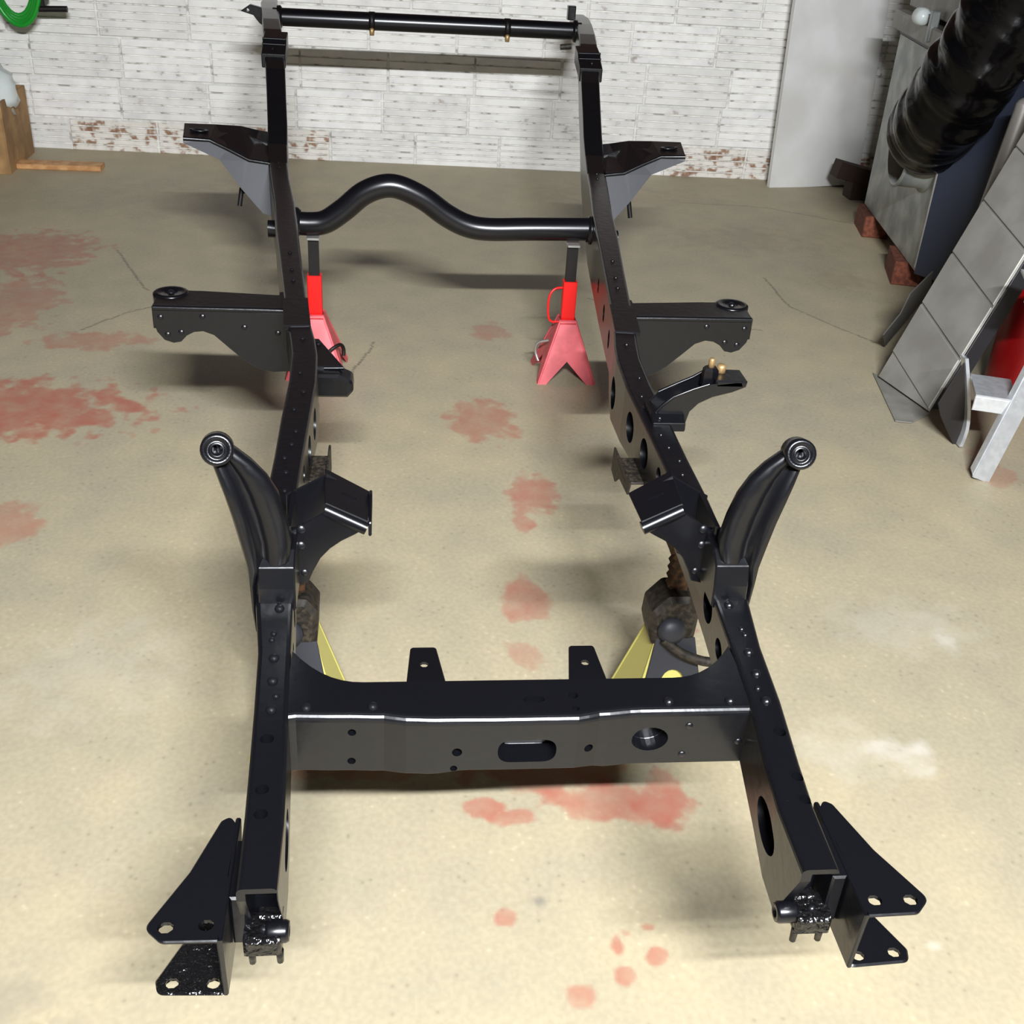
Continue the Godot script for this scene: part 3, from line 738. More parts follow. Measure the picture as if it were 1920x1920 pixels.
func rear_outrigger(s: float) -> void:
	var b := MB.new(s)
	# front edge line (x, y) shared by top plate and front web; z of the edge
	var edge := [Vector3(0.726, 0.513, -1.955), Vector3(0.655, 0.508, -1.968), Vector3(0.602, 0.486, -1.960), Vector3(0.545, 0.461, -1.9486), Vector3(0.490, 0.455, -1.9462)]
	var back := [Vector3(0.742, 0.524, -2.095), Vector3(0.655, 0.522, -2.105), Vector3(0.585, 0.516, -2.125), Vector3(0.54, 0.490, -2.20), Vector3(0.50, 0.474, -2.25)]
	for i in 4:
		b.quad(edge[i + 1], edge[i], back[i], back[i + 1])
		var dn := Vector3(0, -0.005, 0)
		b.quad(edge[i] + dn, edge[i + 1] + dn, back[i + 1] + dn, back[i] + dn)
		b.quad(back[i], back[i] + dn, back[i + 1] + dn, back[i + 1])
	b.quad(edge[0], edge[0] + Vector3(0, -0.012, 0), back[0] + Vector3(0, -0.012, 0), back[0])
	b.tube([edge[0] + Vector3(0, -0.003, 0), edge[1] + Vector3(0, -0.003, 0), edge[2] + Vector3(0, -0.003, 0), edge[3] + Vector3(0, -0.003, 0), edge[4] + Vector3(0, -0.003, 0)], 0.0058, 12)
	var o := part(b, "outrigger", M.black, FR)
	# front web: an upper lip that leans forward and the big three-cornered sheet below a crease
	var w := MB.new(s)
	var c0 := Vector3(0.628, 0.457, -1.947); var c1 := Vector3(0.560, 0.455, -1.946)
	var e0: Vector3 = edge[0] + Vector3(0, -0.014, 0.004)
	var low := Vector3(0.508, 0.322, -1.893); var lowi := Vector3(0.470, 0.312, -1.889); var topi := Vector3(0.485, 0.452, -1.945)
	var mid := Vector3(0.566, 0.382, -1.917)
	var tris := [[edge[0], e0, edge[1]], [e0, c0, edge[1]], [edge[1], c0, edge[2]], [c0, c1, edge[2]], [c1, edge[3], edge[2]], [c0, mid, c1], [c1, mid, edge[3]], [mid, topi, edge[3]], [mid, low, topi], [low, lowi, topi]]
	for t in tris:
		w.tri(t[0], t[2], t[1]) if (t[1] - t[0]).cross(t[2] - t[0]).z < 0 else w.tri(t[0], t[1], t[2])
		var bk := Vector3(0, -0.001, -0.004)
		w.tri(t[0] + bk, t[1] + bk, t[2] + bk) if (t[1] - t[0]).cross(t[2] - t[0]).z < 0 else w.tri(t[0] + bk, t[2] + bk, t[1] + bk)
	part(w, "front_web", M.black_satin, o)
	var k := MB.new(s)
	# rear web behind and the short stud that hangs under it
	k.plate([Vector2(0.49, 0.47), Vector2(0.58, 0.50), Vector2(0.54, 0.38), Vector2(0.50, 0.31)], 0.004, front_at(-2.10, 0.004))
	part(k, "rear_web", M.black, o)
	var d := MB.new(s); d.tube([Vector3(0.574, 0.372, -1.975), Vector3(0.582, 0.322, -1.965)], 0.007, 10); d.tube([Vector3(0.545, 0.362, -1.99), Vector3(0.574, 0.362, -1.978)], 0.008, 8)
	part(d, "stud", M.dark_post, o)
	var h := MB.new(s)
	h.lathe([Vector2(0, 0.0), Vector2(0.022, 0.0), Vector2(0.022, 0.0025), Vector2(0.015, 0.003), Vector2(0.013, 0.0008), Vector2(0, 0.0008)], 20, Transform3D(Basis(Vector3(0, 0, 1), 0.05) * Basis.IDENTITY.scaled(Vector3(1.2, 1, 0.7)), Vector3(0.692, 0.518, -2.03)))
	part(h, "mount_hole", M.black_smooth, o)

func bump_stop(s: float) -> void:
	# two-step saddle over the kicked-up part of the rail
	var b := MB.new(s)
	var q := rail_at(-2.60)
	var xf := Transform3D(Basis(Vector3(0, 0, 1), Vector3(0, 1, 0), Vector3(-1, 0, 0)), Vector3(q[2] + 0.002, 0, 0))
	b.plate(rounded([Vector2(-2.66, 0.66), Vector2(-2.52, 0.62), Vector2(-2.52, 0.662), Vector2(-2.575, 0.684), Vector2(-2.59, 0.699), Vector2(-2.66, 0.712)], [0, 0, 0.003, 0.004, 0.004, 0]), 0.076, xf, [], 0.002)
	var o := part(b, "bump_stop_saddle", M.black, FR)
	var c := MB.new(s); c.tube([Vector3(0.483, 0.6985, -2.5925), Vector3(0.557, 0.6985, -2.5925)], 0.004, 8); c.tube([Vector3(0.483, 0.6835, -2.577), Vector3(0.557, 0.6835, -2.577)], 0.004, 8)
	part(c, "folded_edge", M.black_smooth, o)
	rivet(o, Vector3(s * 0.522, 0.674, -2.548), Vector3(0, 0.93, 0.37), 0.9, "bolt")

func tube_crossmember() -> void:
	var z := -1.515
	var path := smooth_path([Vector3(-0.395, 0.405, z), Vector3(-0.345, 0.404, z), Vector3(-0.308, 0.411, z), Vector3(-0.262, 0.443, z), Vector3(-0.214, 0.484, z), Vector3(-0.165, 0.505, z), Vector3(-0.12, 0.504, z), Vector3(-0.058, 0.477, z), Vector3(0.0, 0.437, z), Vector3(0.055, 0.411, z), Vector3(0.115, 0.403, z), Vector3(0.23, 0.407, z), Vector3(0.395, 0.411, z)], 6)
	var b := MB.new(); b.tube(path, 0.030, 24)
	var o := part(b, "arched_tube_crossmember", M.black_smooth, FR)
	for s in [1.0, -1.0]:
		var c := MB.new(s)
		c.lathe([Vector2(0.030, 0), Vector2(0.037, 0), Vector2(0.037, 0.008), Vector2(0.031, 0.014)], 24, Transform3D(Basis(Vector3(0, 1, 0), Vector3(-1, 0, 0), Vector3(0, 0, 1)), Vector3(0.386, 0.408, z)))
		part(c, "weld_collar", M.black, o)
		var e := MB.new(s); e.tube([Vector3(0.43, 0.388, z), Vector3(0.455, 0.388, z)], 0.022, 16); part(e, "tube_end", M.black, o)

func rear_tube() -> void:
	var b := MB.new(); b.tube([Vector3(-0.572, 0.700, -3.15), Vector3(0.572, 0.700, -3.15)], 0.0315, 24)
	var o := part(b, "rear_tube_crossmember", M.black_smooth, FR)
	for x in [-0.212, 0.292]:
		var c := MB.new(); c.lathe([Vector2(0.0317, -0.011), Vector2(0.0335, -0.011), Vector2(0.0335, 0.011), Vector2(0.0317, 0.011)], 20, Transform3D(Basis(Vector3(0, 1, 0), Vector3(-1, 0, 0), Vector3(0, 0, 1)), Vector3(x, 0.700, -3.15)))
		var k := part(c, "hose_clip", M.dark_post, o)
		var t := MB.new(); t.lathe([Vector2(0, -0.022), Vector2(0.008, -0.022), Vector2(0.010, -0.004), Vector2(0.006, 0.004), Vector2(0, 0.004)], 12, Transform3D(Basis.IDENTITY, Vector3(x, 0.676, -3.128))); part(t, "clip_nut", M.brass, k)
	for s in [1.0, -1.0]:
		var f := MB.new(s); f.lathe([Vector2(0.031, 0), Vector2(0.040, 0), Vector2(0.040, 0.012), Vector2(0.032, 0.018)], 20, Transform3D(Basis(Vector3(0, 1, 0), Vector3(-1, 0, 0), Vector3(0, 0, 1)), Vector3(0.556, 0.700, -3.15))); part(f, "weld_collar", M.black, o)

func rear_lugs() -> void:
	# small lug outside the far left rail and the damper lug inside the right one
	var b := MB.new()
	b.plate([Vector2(-0.61, 0.725), Vector2(-0.655, 0.735), Vector2(-0.69, 0.712), Vector2(-0.645, 0.700), Vector2(-0.625, 0.675), Vector2(-0.605, 0.66)], 0.03, front_at(-3.16, 0.03), [circle(Vector2(-0.664, 0.716), 0.006)], 0.002)
	part(b, "damper_lug", M.black, FR)
	var c := MB.new(); c.box(Vector3(0.03, 0.05, 0.04), Vector3(0.553, 0.748, -3.30), 0.003); part(c, "damper_lug", M.black, FR)
	var d := MB.new(); d.tube([Vector3(0.47, 0.668, -2.95), Vector3(0.51, 0.672, -2.95)], 0.010, 10); part(d, "pipe_clip", M.iron, FR)

func hanger(s: float) -> void:
	var b := MB.new(s)
	b.plate([Vector2(0.332, 0.366), Vector2(0.19, 0.372), Vector2(0.20, 0.345), Vector2(0.27, 0.338), Vector2(0.30, 0.315), Vector2(0.335, 0.32)], 0.004, Transform3D(Basis(Vector3(0, 0, -1), Vector3(0, 1, 0), Vector3(1, 0, 0)), Vector3(0.243, 0, 0)))
	b.box(Vector3(0.03, 0.004, 0.09), Vector3(0.258, 0.360, -0.255), 0.001)
	part(b, "spring_hanger", M.iron, FR)

func steering_bracket() -> void:
	# bent arm that stands out from the right rail only, with a brass-bolted pad
	var b := MB.new()
	var low := [Vector2(0.434, 0.508), Vector2(0.416, 0.500), Vector2(0.384, 0.491), Vector2(0.362, 0.479), Vector2(0.349, 0.464), Vector2(0.344, 0.440), Vector2(0.286, 0.440)]
	b.plate([Vector2(0.284, 0.452), Vector2(0.300, 0.474), Vector2(0.318, 0.490), Vector2(0.350, 0.504), Vector2(0.376, 0.513), Vector2(0.430, 0.520)] + low, 0.005, front_at(-0.268, 0.005), [], 0.0015)
	b.plate([Vector2(0.280, 0.450), Vector2(0.304, 0.480), Vector2(0.334, 0.495), Vector2(0.359, 0.507), Vector2(0.376, 0.520), Vector2(0.430, 0.520)] + low, 0.005, front_at(-0.312, 0.005), [], 0.0015)
	# floor of the channel
	for k in low.size() - 3:
		var a: Vector2 = low[k]; var c: Vector2 = low[k + 1]
		b.quad(Vector3(c.x, c.y + 0.003, -0.314), Vector3(c.x, c.y + 0.003, -0.270), Vector3(a.x, a.y + 0.003, -0.270), Vector3(a.x, a.y + 0.003, -0.314))
	b.tube([Vector3(0.285, 0.453, -0.270), Vector3(0.301, 0.474, -0.270), Vector3(0.319, 0.490, -0.270), Vector3(0.350, 0.504, -0.270), Vector3(0.376, 0.513, -0.270)], 0.0028, 8)
	b.tube([Vector3(0.304, 0.480, -0.314), Vector3(0.334, 0.495, -0.314), Vector3(0.359, 0.507, -0.314), Vector3(0.378, 0.519, -0.314)], 0.0028, 8)
	# folded foot on the rail top
	b.plate(rounded([Vector2(-0.32, 0.440), Vector2(-0.244, 0.440), Vector2(-0.246, 0.4535), Vector2(-0.263, 0.463), Vector2(-0.32, 0.463)], [0, 0, 0.002, 0.003, 0]), 0.056, Transform3D(Basis(Vector3(0, 0, 1), Vector3(0, 1, 0), Vector3(-1, 0, 0)), Vector3(0.339, 0, 0)), [], 0.002)
	var o := part(b, "steering_box_bracket", M.black_smooth, FR)
	rivet(o, Vector3(0.296, 0.459, -0.254), Vector3(0, 0.9, 0.45), 0.7, "bolt")
	var p := MB.new(); p.plate(rounded([Vector2(0.386, 0.508), Vector2(0.438, 0.508), Vector2(0.440, 0.520), Vector2(0.386, 0.521)], 0.003), 0.052, front_at(-0.268, 0.052), [], 0.003); part(p, "pad", M.black, o)
	var n := MB.new(); n.lathe([Vector2(0, -0.022), Vector2(0.015, -0.022), Vector2(0.0135, 0.006), Vector2(0.010, 0.010), Vector2(0, 0.010)], 6, Transform3D(Basis.IDENTITY, Vector3(0.382, 0.524, -0.295)), -1); part(n, "nut", M.black, o)
	var t := MB.new(); t.lathe([Vector2(0, 0), Vector2(0.0055, 0), Vector2(0.005, 0.013), Vector2(0.004, 0.015), Vector2(0, 0.015)], 12, Transform3D(Basis.IDENTITY, Vector3(0.382, 0.534, -0.295))); part(t, "bolt", M.brass, o)
	var t2 := MB.new(); t2.lathe([Vector2(0, 0), Vector2(0.008, 0), Vector2(0.008, 0.011), Vector2(0.006, 0.014), Vector2(0, 0.014)], 12, Transform3D(Basis.IDENTITY, Vector3(0.403, 0.520, -0.306))); part(t2, "bolt", M.brass, o)

func gearbox_mount() -> void:
	# wedge-shaped mount with a rubber-backed flange inside the left rail
	var b := MB.new()
	b.plate([Vector2(-0.310, -0.745), Vector2(-0.284, -0.745), Vector2(-0.230, -0.604), Vector2(-0.310, -0.604)], 0.045, flat_at(0.394), [], 0.002)
	var o := part(b, "gearbox_mount", M.black_smooth, FR)
	var rb := MB.new(); rb.plate(rounded([Vector2(-0.29, 0.388), Vector2(-0.240, 0.388), Vector2(-0.214, 0.376), Vector2(-0.212, 0.356), Vector2(-0.224, 0.342), Vector2(-0.29, 0.342)], [0, 0.006, 0.012, 0.012, 0.004, 0]), 0.05, front_at(-0.575, 0.05), [], 0.005); part(rb, "rubber_block", M.black, o)
	var e := MB.new(); e.tube([Vector3(-0.268, 0.391, -0.603), Vector3(-0.231, 0.391, -0.603)], 0.003, 8); part(e, "folded_edge", M.black_smooth, o)
	rivet(o, Vector3(-0.284, 0.394, -0.715), Vector3.UP, 1.0, "bolt")

# ------------------------------------------------------------------ jack stands
func stand_base(b: MB, top: float, half_t: float, half_b: float, cut: float, top_y := 0.0) -> void:
	# four leaning sheet sides, each cut to two feet by an inverted V
	for k in 4:
		var R := Basis(Vector3.UP, PI / 2 * k)
		var bl := Vector3(-half_b, 0, half_b); var br := Vector3(half_b, 0, half_b); var tl := Vector3(-half_t, top, half_t); var tr := Vector3(half_t, top, half_t)
		var f := half_b * 0.30
		var apex := bl.lerp(tl, cut); apex.x = 0.0
		var li := bl + Vector3(f, 0, 0); var ri := br - Vector3(f, 0, 0)
		var inn := Vector3(0, 0, -0.003)
		for q in [[bl, li, apex], [bl, apex, tl], [tl, apex, tr], [apex, br, tr], [apex, ri, br]]:
			b.tri(R * q[0], R * q[1], R * q[2]); b.tri(R * (q[0] + inn), R * (q[2] + inn), R * (q[1] + inn))
		for q in [[li, apex], [apex, ri], [bl, li], [ri, br]]:
			b.quad(R * q[1], R * q[0], R * (q[0] + inn), R * (q[1] + inn))
		# flanged corner
		b.tube([R * (bl + Vector3(0.002, 0.003, -0.002)), R * (tl + Vector3(0.002, 0, -0.002))], 0.0035, 6)

func red_stand(at: Vector3, label: String, handle_side: float, turn: float) -> void:
	var t := thing("jack_stand", label, "jack stand", at, "red jack stands under the arched tube"); t.rotation.y = turn
	var b := MB.new(); stand_base(b, 0.165, 0.022, 0.080, 0.36); part(b, "base", M.red_dull, t)
	var n := MB.new(); n.tube([Vector3(0, 0.150, 0), Vector3(0, 0.268, 0)], 0.0195, 4); var col := MB.new()
	col.plate(rounded([Vector2(-0.019, -0.016), Vector2(0.019, -0.016), Vector2(0.019, 0.016), Vector2(-0.019, 0.016)], 0.004, 3), 0.118, Transform3D(Basis(Vector3(1, 0, 0), Vector3(0, 0, -1), Vector3(0, 1, 0)), Vector3(0, 0.152, 0)), [], 0.001)
	part(col, "collar", M.red, t)
	var p := MB.new(); p.plate([Vector2(-0.0135, -0.011), Vector2(0.0135, -0.011), Vector2(0.0135, 0.011), Vector2(-0.0135, 0.011)], 0.118, Transform3D(Basis(Vector3(1, 0, 0), Vector3(0, 0, -1), Vector3(0, 1, 0)), Vector3(0, 0.25, 0)), [], 0.0015)
	var post := part(p, "post", M.dark_post, t)
	var sd := MB.new(); sd.plate(rounded([Vector2(-0.017, -0.022), Vector2(0.017, -0.022), Vector2(0.017, 0.022), Vector2(-0.017, 0.022)], 0.003, 2), 0.006, Transform3D(Basis(Vector3(1, 0, 0), Vector3(0, 0, -1), Vector3(0, 1, 0)), Vector3(0, 0.366, 0)), [], 0.0012); part(sd, "saddle", M.steel, post)
	var bandb := MB.new(); bandb.tube([Vector3(-0.022, 0.160, 0.024), Vector3(0.022, 0.160, 0.024)], 0.006, 10); part(bandb, "weld_band", M.red_dull, t)
	if handle_side > 0:
		var h := MB.new(); h.tube(smooth_path([Vector3(-0.018, 0.250, 0.0), Vector3(-0.040, 0.247, 0.004), Vector3(-0.054, 0.228, 0.008), Vector3(-0.056, 0.190, 0.012), Vector3(-0.048, 0.160, 0.014), Vector3(-0.020, 0.158, 0.012)], 5), 0.0032, 8); part(h, "release_handle", M.red, t)
		var w := MB.new(); w.tube(smooth_path([Vector3(-0.05, 0.11, 0.03), Vector3(-0.078, 0.098, 0.02), Vector3(-0.082, 0.07, 0.012), Vector3(-0.074, 0.045, 0.02)], 4), 0.004, 8); part(w, "safety_pin", M.steel, t)
	else:
		var h := MB.new(); h.tube(smooth_path([Vector3(0.030, 0.072, 0.066), Vector3(0.046, 0.088, 0.064), Vector3(0.066, 0.094, 0.050), Vector3(0.074, 0.080, 0.044), Vector3(0.074, 0.062, 0.048)], 5), 0.005, 8); part(h, "release_handle", M.dark_post, t)

func yellow_stand(s: float, label: String) -> void:
	var t := thing("jack_stand", label, "jack stand", Vector3(0.300 if s > 0 else -0.284, 0, -0.035), "yellow jack stands under the front of the frame")
	# yellow sheet pyramid with a dark front plate that has an arched opening
	var b := MB.new(); stand_base(b, 0.192, 0.030, 0.077, 0.30)
	part(b, "base", M.yellow, t)
	var f := MB.new()
	var tilt := Basis(Vector3.RIGHT, -0.2485)
	var arch := []
	for k in 9: arch.append(Vector2(cos(PI * k / 8.0) * 0.019, 0.128 + sin(PI * k / 8.0) * 0.022))
	arch.append(Vector2(-0.019, 0.110)); arch.append(Vector2(0.019, 0.110))
	f.plate([Vector2(-0.060, 0.04), Vector2(-0.031, 0.203), Vector2(0.031, 0.203), Vector2(0.060, 0.04)], 0.004, Transform3D(tilt, Vector3(0, 0.004, 0.082)), [arch], 0.001)
	part(f, "front_plate", M.stand_grey, t)
	# dark cast head with rounded cheeks
	var hd := MB.new()
	hd.plate(rounded([Vector2(-0.036, 0.195), Vector2(0.030, 0.195), Vector2(0.034, 0.262), Vector2(0.018, 0.286), Vector2(-0.018, 0.286), Vector2(-0.042, 0.258), Vector2(-0.044, 0.226)], 0.012, 5), 0.07, front_at(0.036, 0.07), [], 0.008)
	part(hd, "head", M.iron, t, Vector3(0, -0.012, 0))
	var pw := MB.new(); pw.lathe([Vector2(0, 0), Vector2(0.022, 0), Vector2(0.021, 0.010), Vector2(0.012, 0.016), Vector2(0, 0.017)], 18, Transform3D(Basis(Vector3(1, 0, 0), Vector3(0, 0.25, 0.968), Vector3(0, -0.968, 0.25)), Vector3(-0.010, 0.218, 0.036))); part(pw, "pawl", M.stand_grey, t)
	# toothed ratchet post
	var p := MB.new()
	var ol2 := [Vector2(0.014, 0.25), Vector2(0.014, 0.352)]
	for k in range(6, -1, -1):
		var y := 0.262 + k * 0.0135
		ol2.append(Vector2(-0.012, y + 0.0125)); ol2.append(Vector2(-0.017, y + 0.004))
	p.plate(ol2, 0.022, front_at(0.011, 0.022), [], 0.001)
	part(p, "ratchet_post", M.rust, t)
	var sd := MB.new(); sd.box(Vector3(0.05, 0.016, 0.06), Vector3(0, 0.359, 0), 0.003); part(sd, "saddle", M.rust, t)
	if s > 0:
		var h := MB.new(); h.tube(smooth_path([Vector3(-0.022, 0.206, 0.045), Vector3(0.005, 0.186, 0.052), Vector3(0.045, 0.170, 0.055), Vector3(0.085, 0.166, 0.052)], 5), 0.008, 10); part(h, "handle", M.iron, t)

func stands() -> void:
	red_stand(Vector3(0.339, 0, -1.515), "red jack stand with a wire loop handle, under the right end of the arched tube", 1.0, 0.0)
	red_stand(Vector3(-0.342, 0, -1.515), "red jack stand with a dark handle, under the left end of the arched tube", -1.0, 0.0)
	yellow_stand(1.0, "yellow and grey jack stand with a rod handle, under the right rail behind the crossmember")
	yellow_stand(-1.0, "yellow and grey jack stand half hidden by the left rail behind the crossmember")

# ------------------------------------------------------------------ right side
func right_side_things() -> void:
	# tall pale board against the wall
	var t := thing("board", "tall plain off-white board standing against the block wall in the right corner", "board", Vector3(1.834, 0, -3.80))
	var b := MB.new(); b.box(Vector3(0.46, 2.05, 0.03), Vector3(0.0, 1.025, -0.0), 0.002)
	var p := part(b, "panel", M.board, t); p.rotation = Vector3(-0.004, 0.18, 0.03)
	furnace(); duct(); bricks(); tray(); ladder(); extras()

func furnace() -> void:
	var at := Vector3(1.83, 0.085, -3.161)
	var t := thing("furnace", "grey galvanised sheet-metal furnace cabinet standing on red bricks in the right corner", "furnace", at)
	t.rotation_degrees.y = -10.14
	# local: face looks to -x; runs along +z from the back corner
	var L := 0.93; var D := 0.62
	var b := MB.new(); b.plate([Vector2(0, 0), Vector2(D, 0), Vector2(D, L), Vector2(0, L)], 0.665, Transform3D(Basis(Vector3(1, 0, 0), Vector3(0, 0, 1), Vector3(0, -1, 0)), Vector3(0, 0.665, 0)), [], 0.004); part(b, "cabinet", M.galv, t)
	var e := MB.new(); e.tube([Vector3(-0.002, 0.02, L), Vector3(-0.002, 0.66, L)], 0.008, 8); part(e, "corner_seam", M.galv_dull, t)
	var c := MB.new(); c.plate([Vector2(-0.028, -0.05), Vector2(D, -0.05), Vector2(D, L), Vector2(-0.028, L)], 0.066, Transform3D(Basis(Vector3(1, 0, 0), Vector3(0, 0, 1), Vector3(0, -1, 0)), Vector3(0, 0.745, 0)), [], 0.006); part(c, "collar", M.galv_dull, t)
	var u := MB.new(); u.plate([Vector2(0.004, 0.03), Vector2(D, 0.03), Vector2(D, L - 0.02), Vector2(0.004, L - 0.02)], 0.70, Transform3D(Basis(Vector3(1, 0, 0), Vector3(0, 0, 1), Vector3(0, -1, 0)), Vector3(0, 1.465, 0)), [], 0.004); part(u, "plenum", M.galv_dull, t)
	var sm := MB.new(); sm.box(Vector3(0.010, 0.03, L - 0.08), Vector3(0.0, 0.865, L / 2), 0.003); part(sm, "seam", M.galv_dark, t)
	var gap := MB.new(); gap.box(Vector3(0.006, 0.014, L), Vector3(-0.001, 0.672, L / 2), 0.001); part(gap, "seam", M.galv_dark, t)
	# angled dark side panel next to the face
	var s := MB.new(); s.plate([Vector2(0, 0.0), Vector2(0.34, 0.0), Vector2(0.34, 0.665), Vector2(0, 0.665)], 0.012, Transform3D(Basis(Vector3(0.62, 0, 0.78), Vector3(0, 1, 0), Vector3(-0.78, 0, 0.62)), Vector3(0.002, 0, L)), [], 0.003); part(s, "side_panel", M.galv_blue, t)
	# round collar for the duct
	var k := MB.new()
	k.lathe([Vector2(0.12, -0.02), Vector2(0.165, -0.01), Vector2(0.165, 0.0), Vector2(0.152, 0.004), Vector2(0.150, 0.085), Vector2(0.153, 0.088), Vector2(0.153, 0.094), Vector2(0.142, 0.096), Vector2(0.14, 0.02), Vector2(0.12, -0.02)], 40, Transform3D(Basis(Vector3(0, 1, 0), Vector3(-1, 0, 0), Vector3(0, 0, 1)), Vector3(-0.004, 0.400, 0.74))); part(k, "duct_collar", M.galv, t)
	# switch box with knob on the collar
	var g := MB.new(); g.lathe([Vector2(0, -0.045), Vector2(0.022, -0.042), Vector2(0.03, -0.02), Vector2(0.03, 0.02), Vector2(0.022, 0.042), Vector2(0, 0.045)], 16, Transform3D(Basis(Vector3(1, 0, 0), Vector3(0, 0, 1), Vector3(0, -1, 0)), Vector3(-0.04, 0.765, 0.42))); part(g, "insulator", M.white_plastic, t)
	var q := MB.new(); q.box(Vector3(0.03, 0.10, 0.03), Vector3(-0.022, 0.745, 0.53), 0.004); part(q, "strap", M.galv, t)
	# loose tag
	var tg := MB.new(); tg.box(Vector3(0.004, 0.10, 0.06), Vector3(-0.004, 0.60, 0.58), 0.001); part(tg, "paper_tag", M.white_plastic, t)

func duct() -> void:
	var t := thing("flexible_duct", "fat insulated duct wrapped in shiny black plastic, coming down to the furnace cabinet", "duct", Vector3(1.60, 0.50, -2.35))
	var path := smooth_path([Vector3(1.70, 0.53, -2.39), Vector3(1.62, 0.565, -2.27), Vector3(1.585, 0.69, -2.10), Vector3(1.605, 0.95, -1.93), Vector3(1.66, 1.3, -1.82), Vector3(1.70, 1.9, -1.75), Vector3(1.72, 2.60, -1.7)], 12)
	var rng := RandomNumberGenerator.new(); rng.seed = 9
	var nz := FastNoiseLite.new(); nz.seed = 3; nz.frequency = 1.0; nz.fractal_octaves = 3
	var rings := []
	var n := path.size(); var seg := 48
	var t0: Vector3 = (path[1] - path[0]).normalized(); var u := t0.cross(Vector3.UP).normalized()
	# finer steps for the folds of the plastic
	var fine := []
	for i in n - 1:
		for k in 3: fine.append(path[i].lerp(path[i + 1], k / 3.0))
	fine.append(path[n - 1])
	var m := fine.size(); var run := 0.0
	for i in m:
		var tt: Vector3 = (fine[mini(i + 1, m - 1)] - fine[maxi(i - 1, 0)]).normalized()
		u = (u - tt * u.dot(tt)).normalized(); var w := tt.cross(u)
		if i: run += fine[i].distance_to(fine[i - 1])
		var ring := []
		var end := clampf(run / 0.09, 0.0, 1.0); var er := 0.80 + 0.20 * sqrt(1.0 - pow(1.0 - end, 2.0))
		for k in seg:
			var a := -TAU * k / seg
			var r := 0.138 * er + 0.005 * sin(run * 58.0 + 1.5 * sin(a)) + 0.009 * nz.get_noise_3d(cos(a) * 0.7, sin(a) * 0.7, run * 16.0)
			ring.append(fine[i] + (u * cos(a) + w * sin(a)) * r - t.position)
		rings.append(ring)
	var b := MB.new(); b.loft(rings)
	part(b, "wrapping", M.plastic, t)

func bricks() -> void:
	var b := MB.new(); b.box(Vector3(0.10, 0.085, 0.21), Vector3(0, 0.0425, 0), 0.004)
	var me := b.mesh()
	var spots := [[Vector3(1.835, 0, -3.06), -12.0, "red brick on the floor under the far corner of the furnace cabinet"], [Vector3(1.725, 0, -2.46), -16.0, "red brick under the near corner of the furnace cabinet, close to the leaning channel"]]
	for s in spots:
		var o := mesh_part(me, "brick", M.brick, self, s[0]); o.rotation_degrees.y = s[1]
		o.set_meta("label", s[2]); o.set_meta("category", "brick"); o.set_meta("group", "bricks under the furnace cabinet")
	for q in [[Vector3(2.30, 0, -3.05), -10.0, "red brick under the back of the furnace cabinet, far end"], [Vector3(2.20, 0, -2.42), -10.0, "red brick under the back of the furnace cabinet, near end"]]:
		var o := mesh_part(me, "brick", M.brick, self, q[0]); o.rotation_degrees.y = q[1]
		o.set_meta("label", q[2]); o.set_meta("category", "brick"); o.set_meta("group", "bricks under the furnace cabinet")

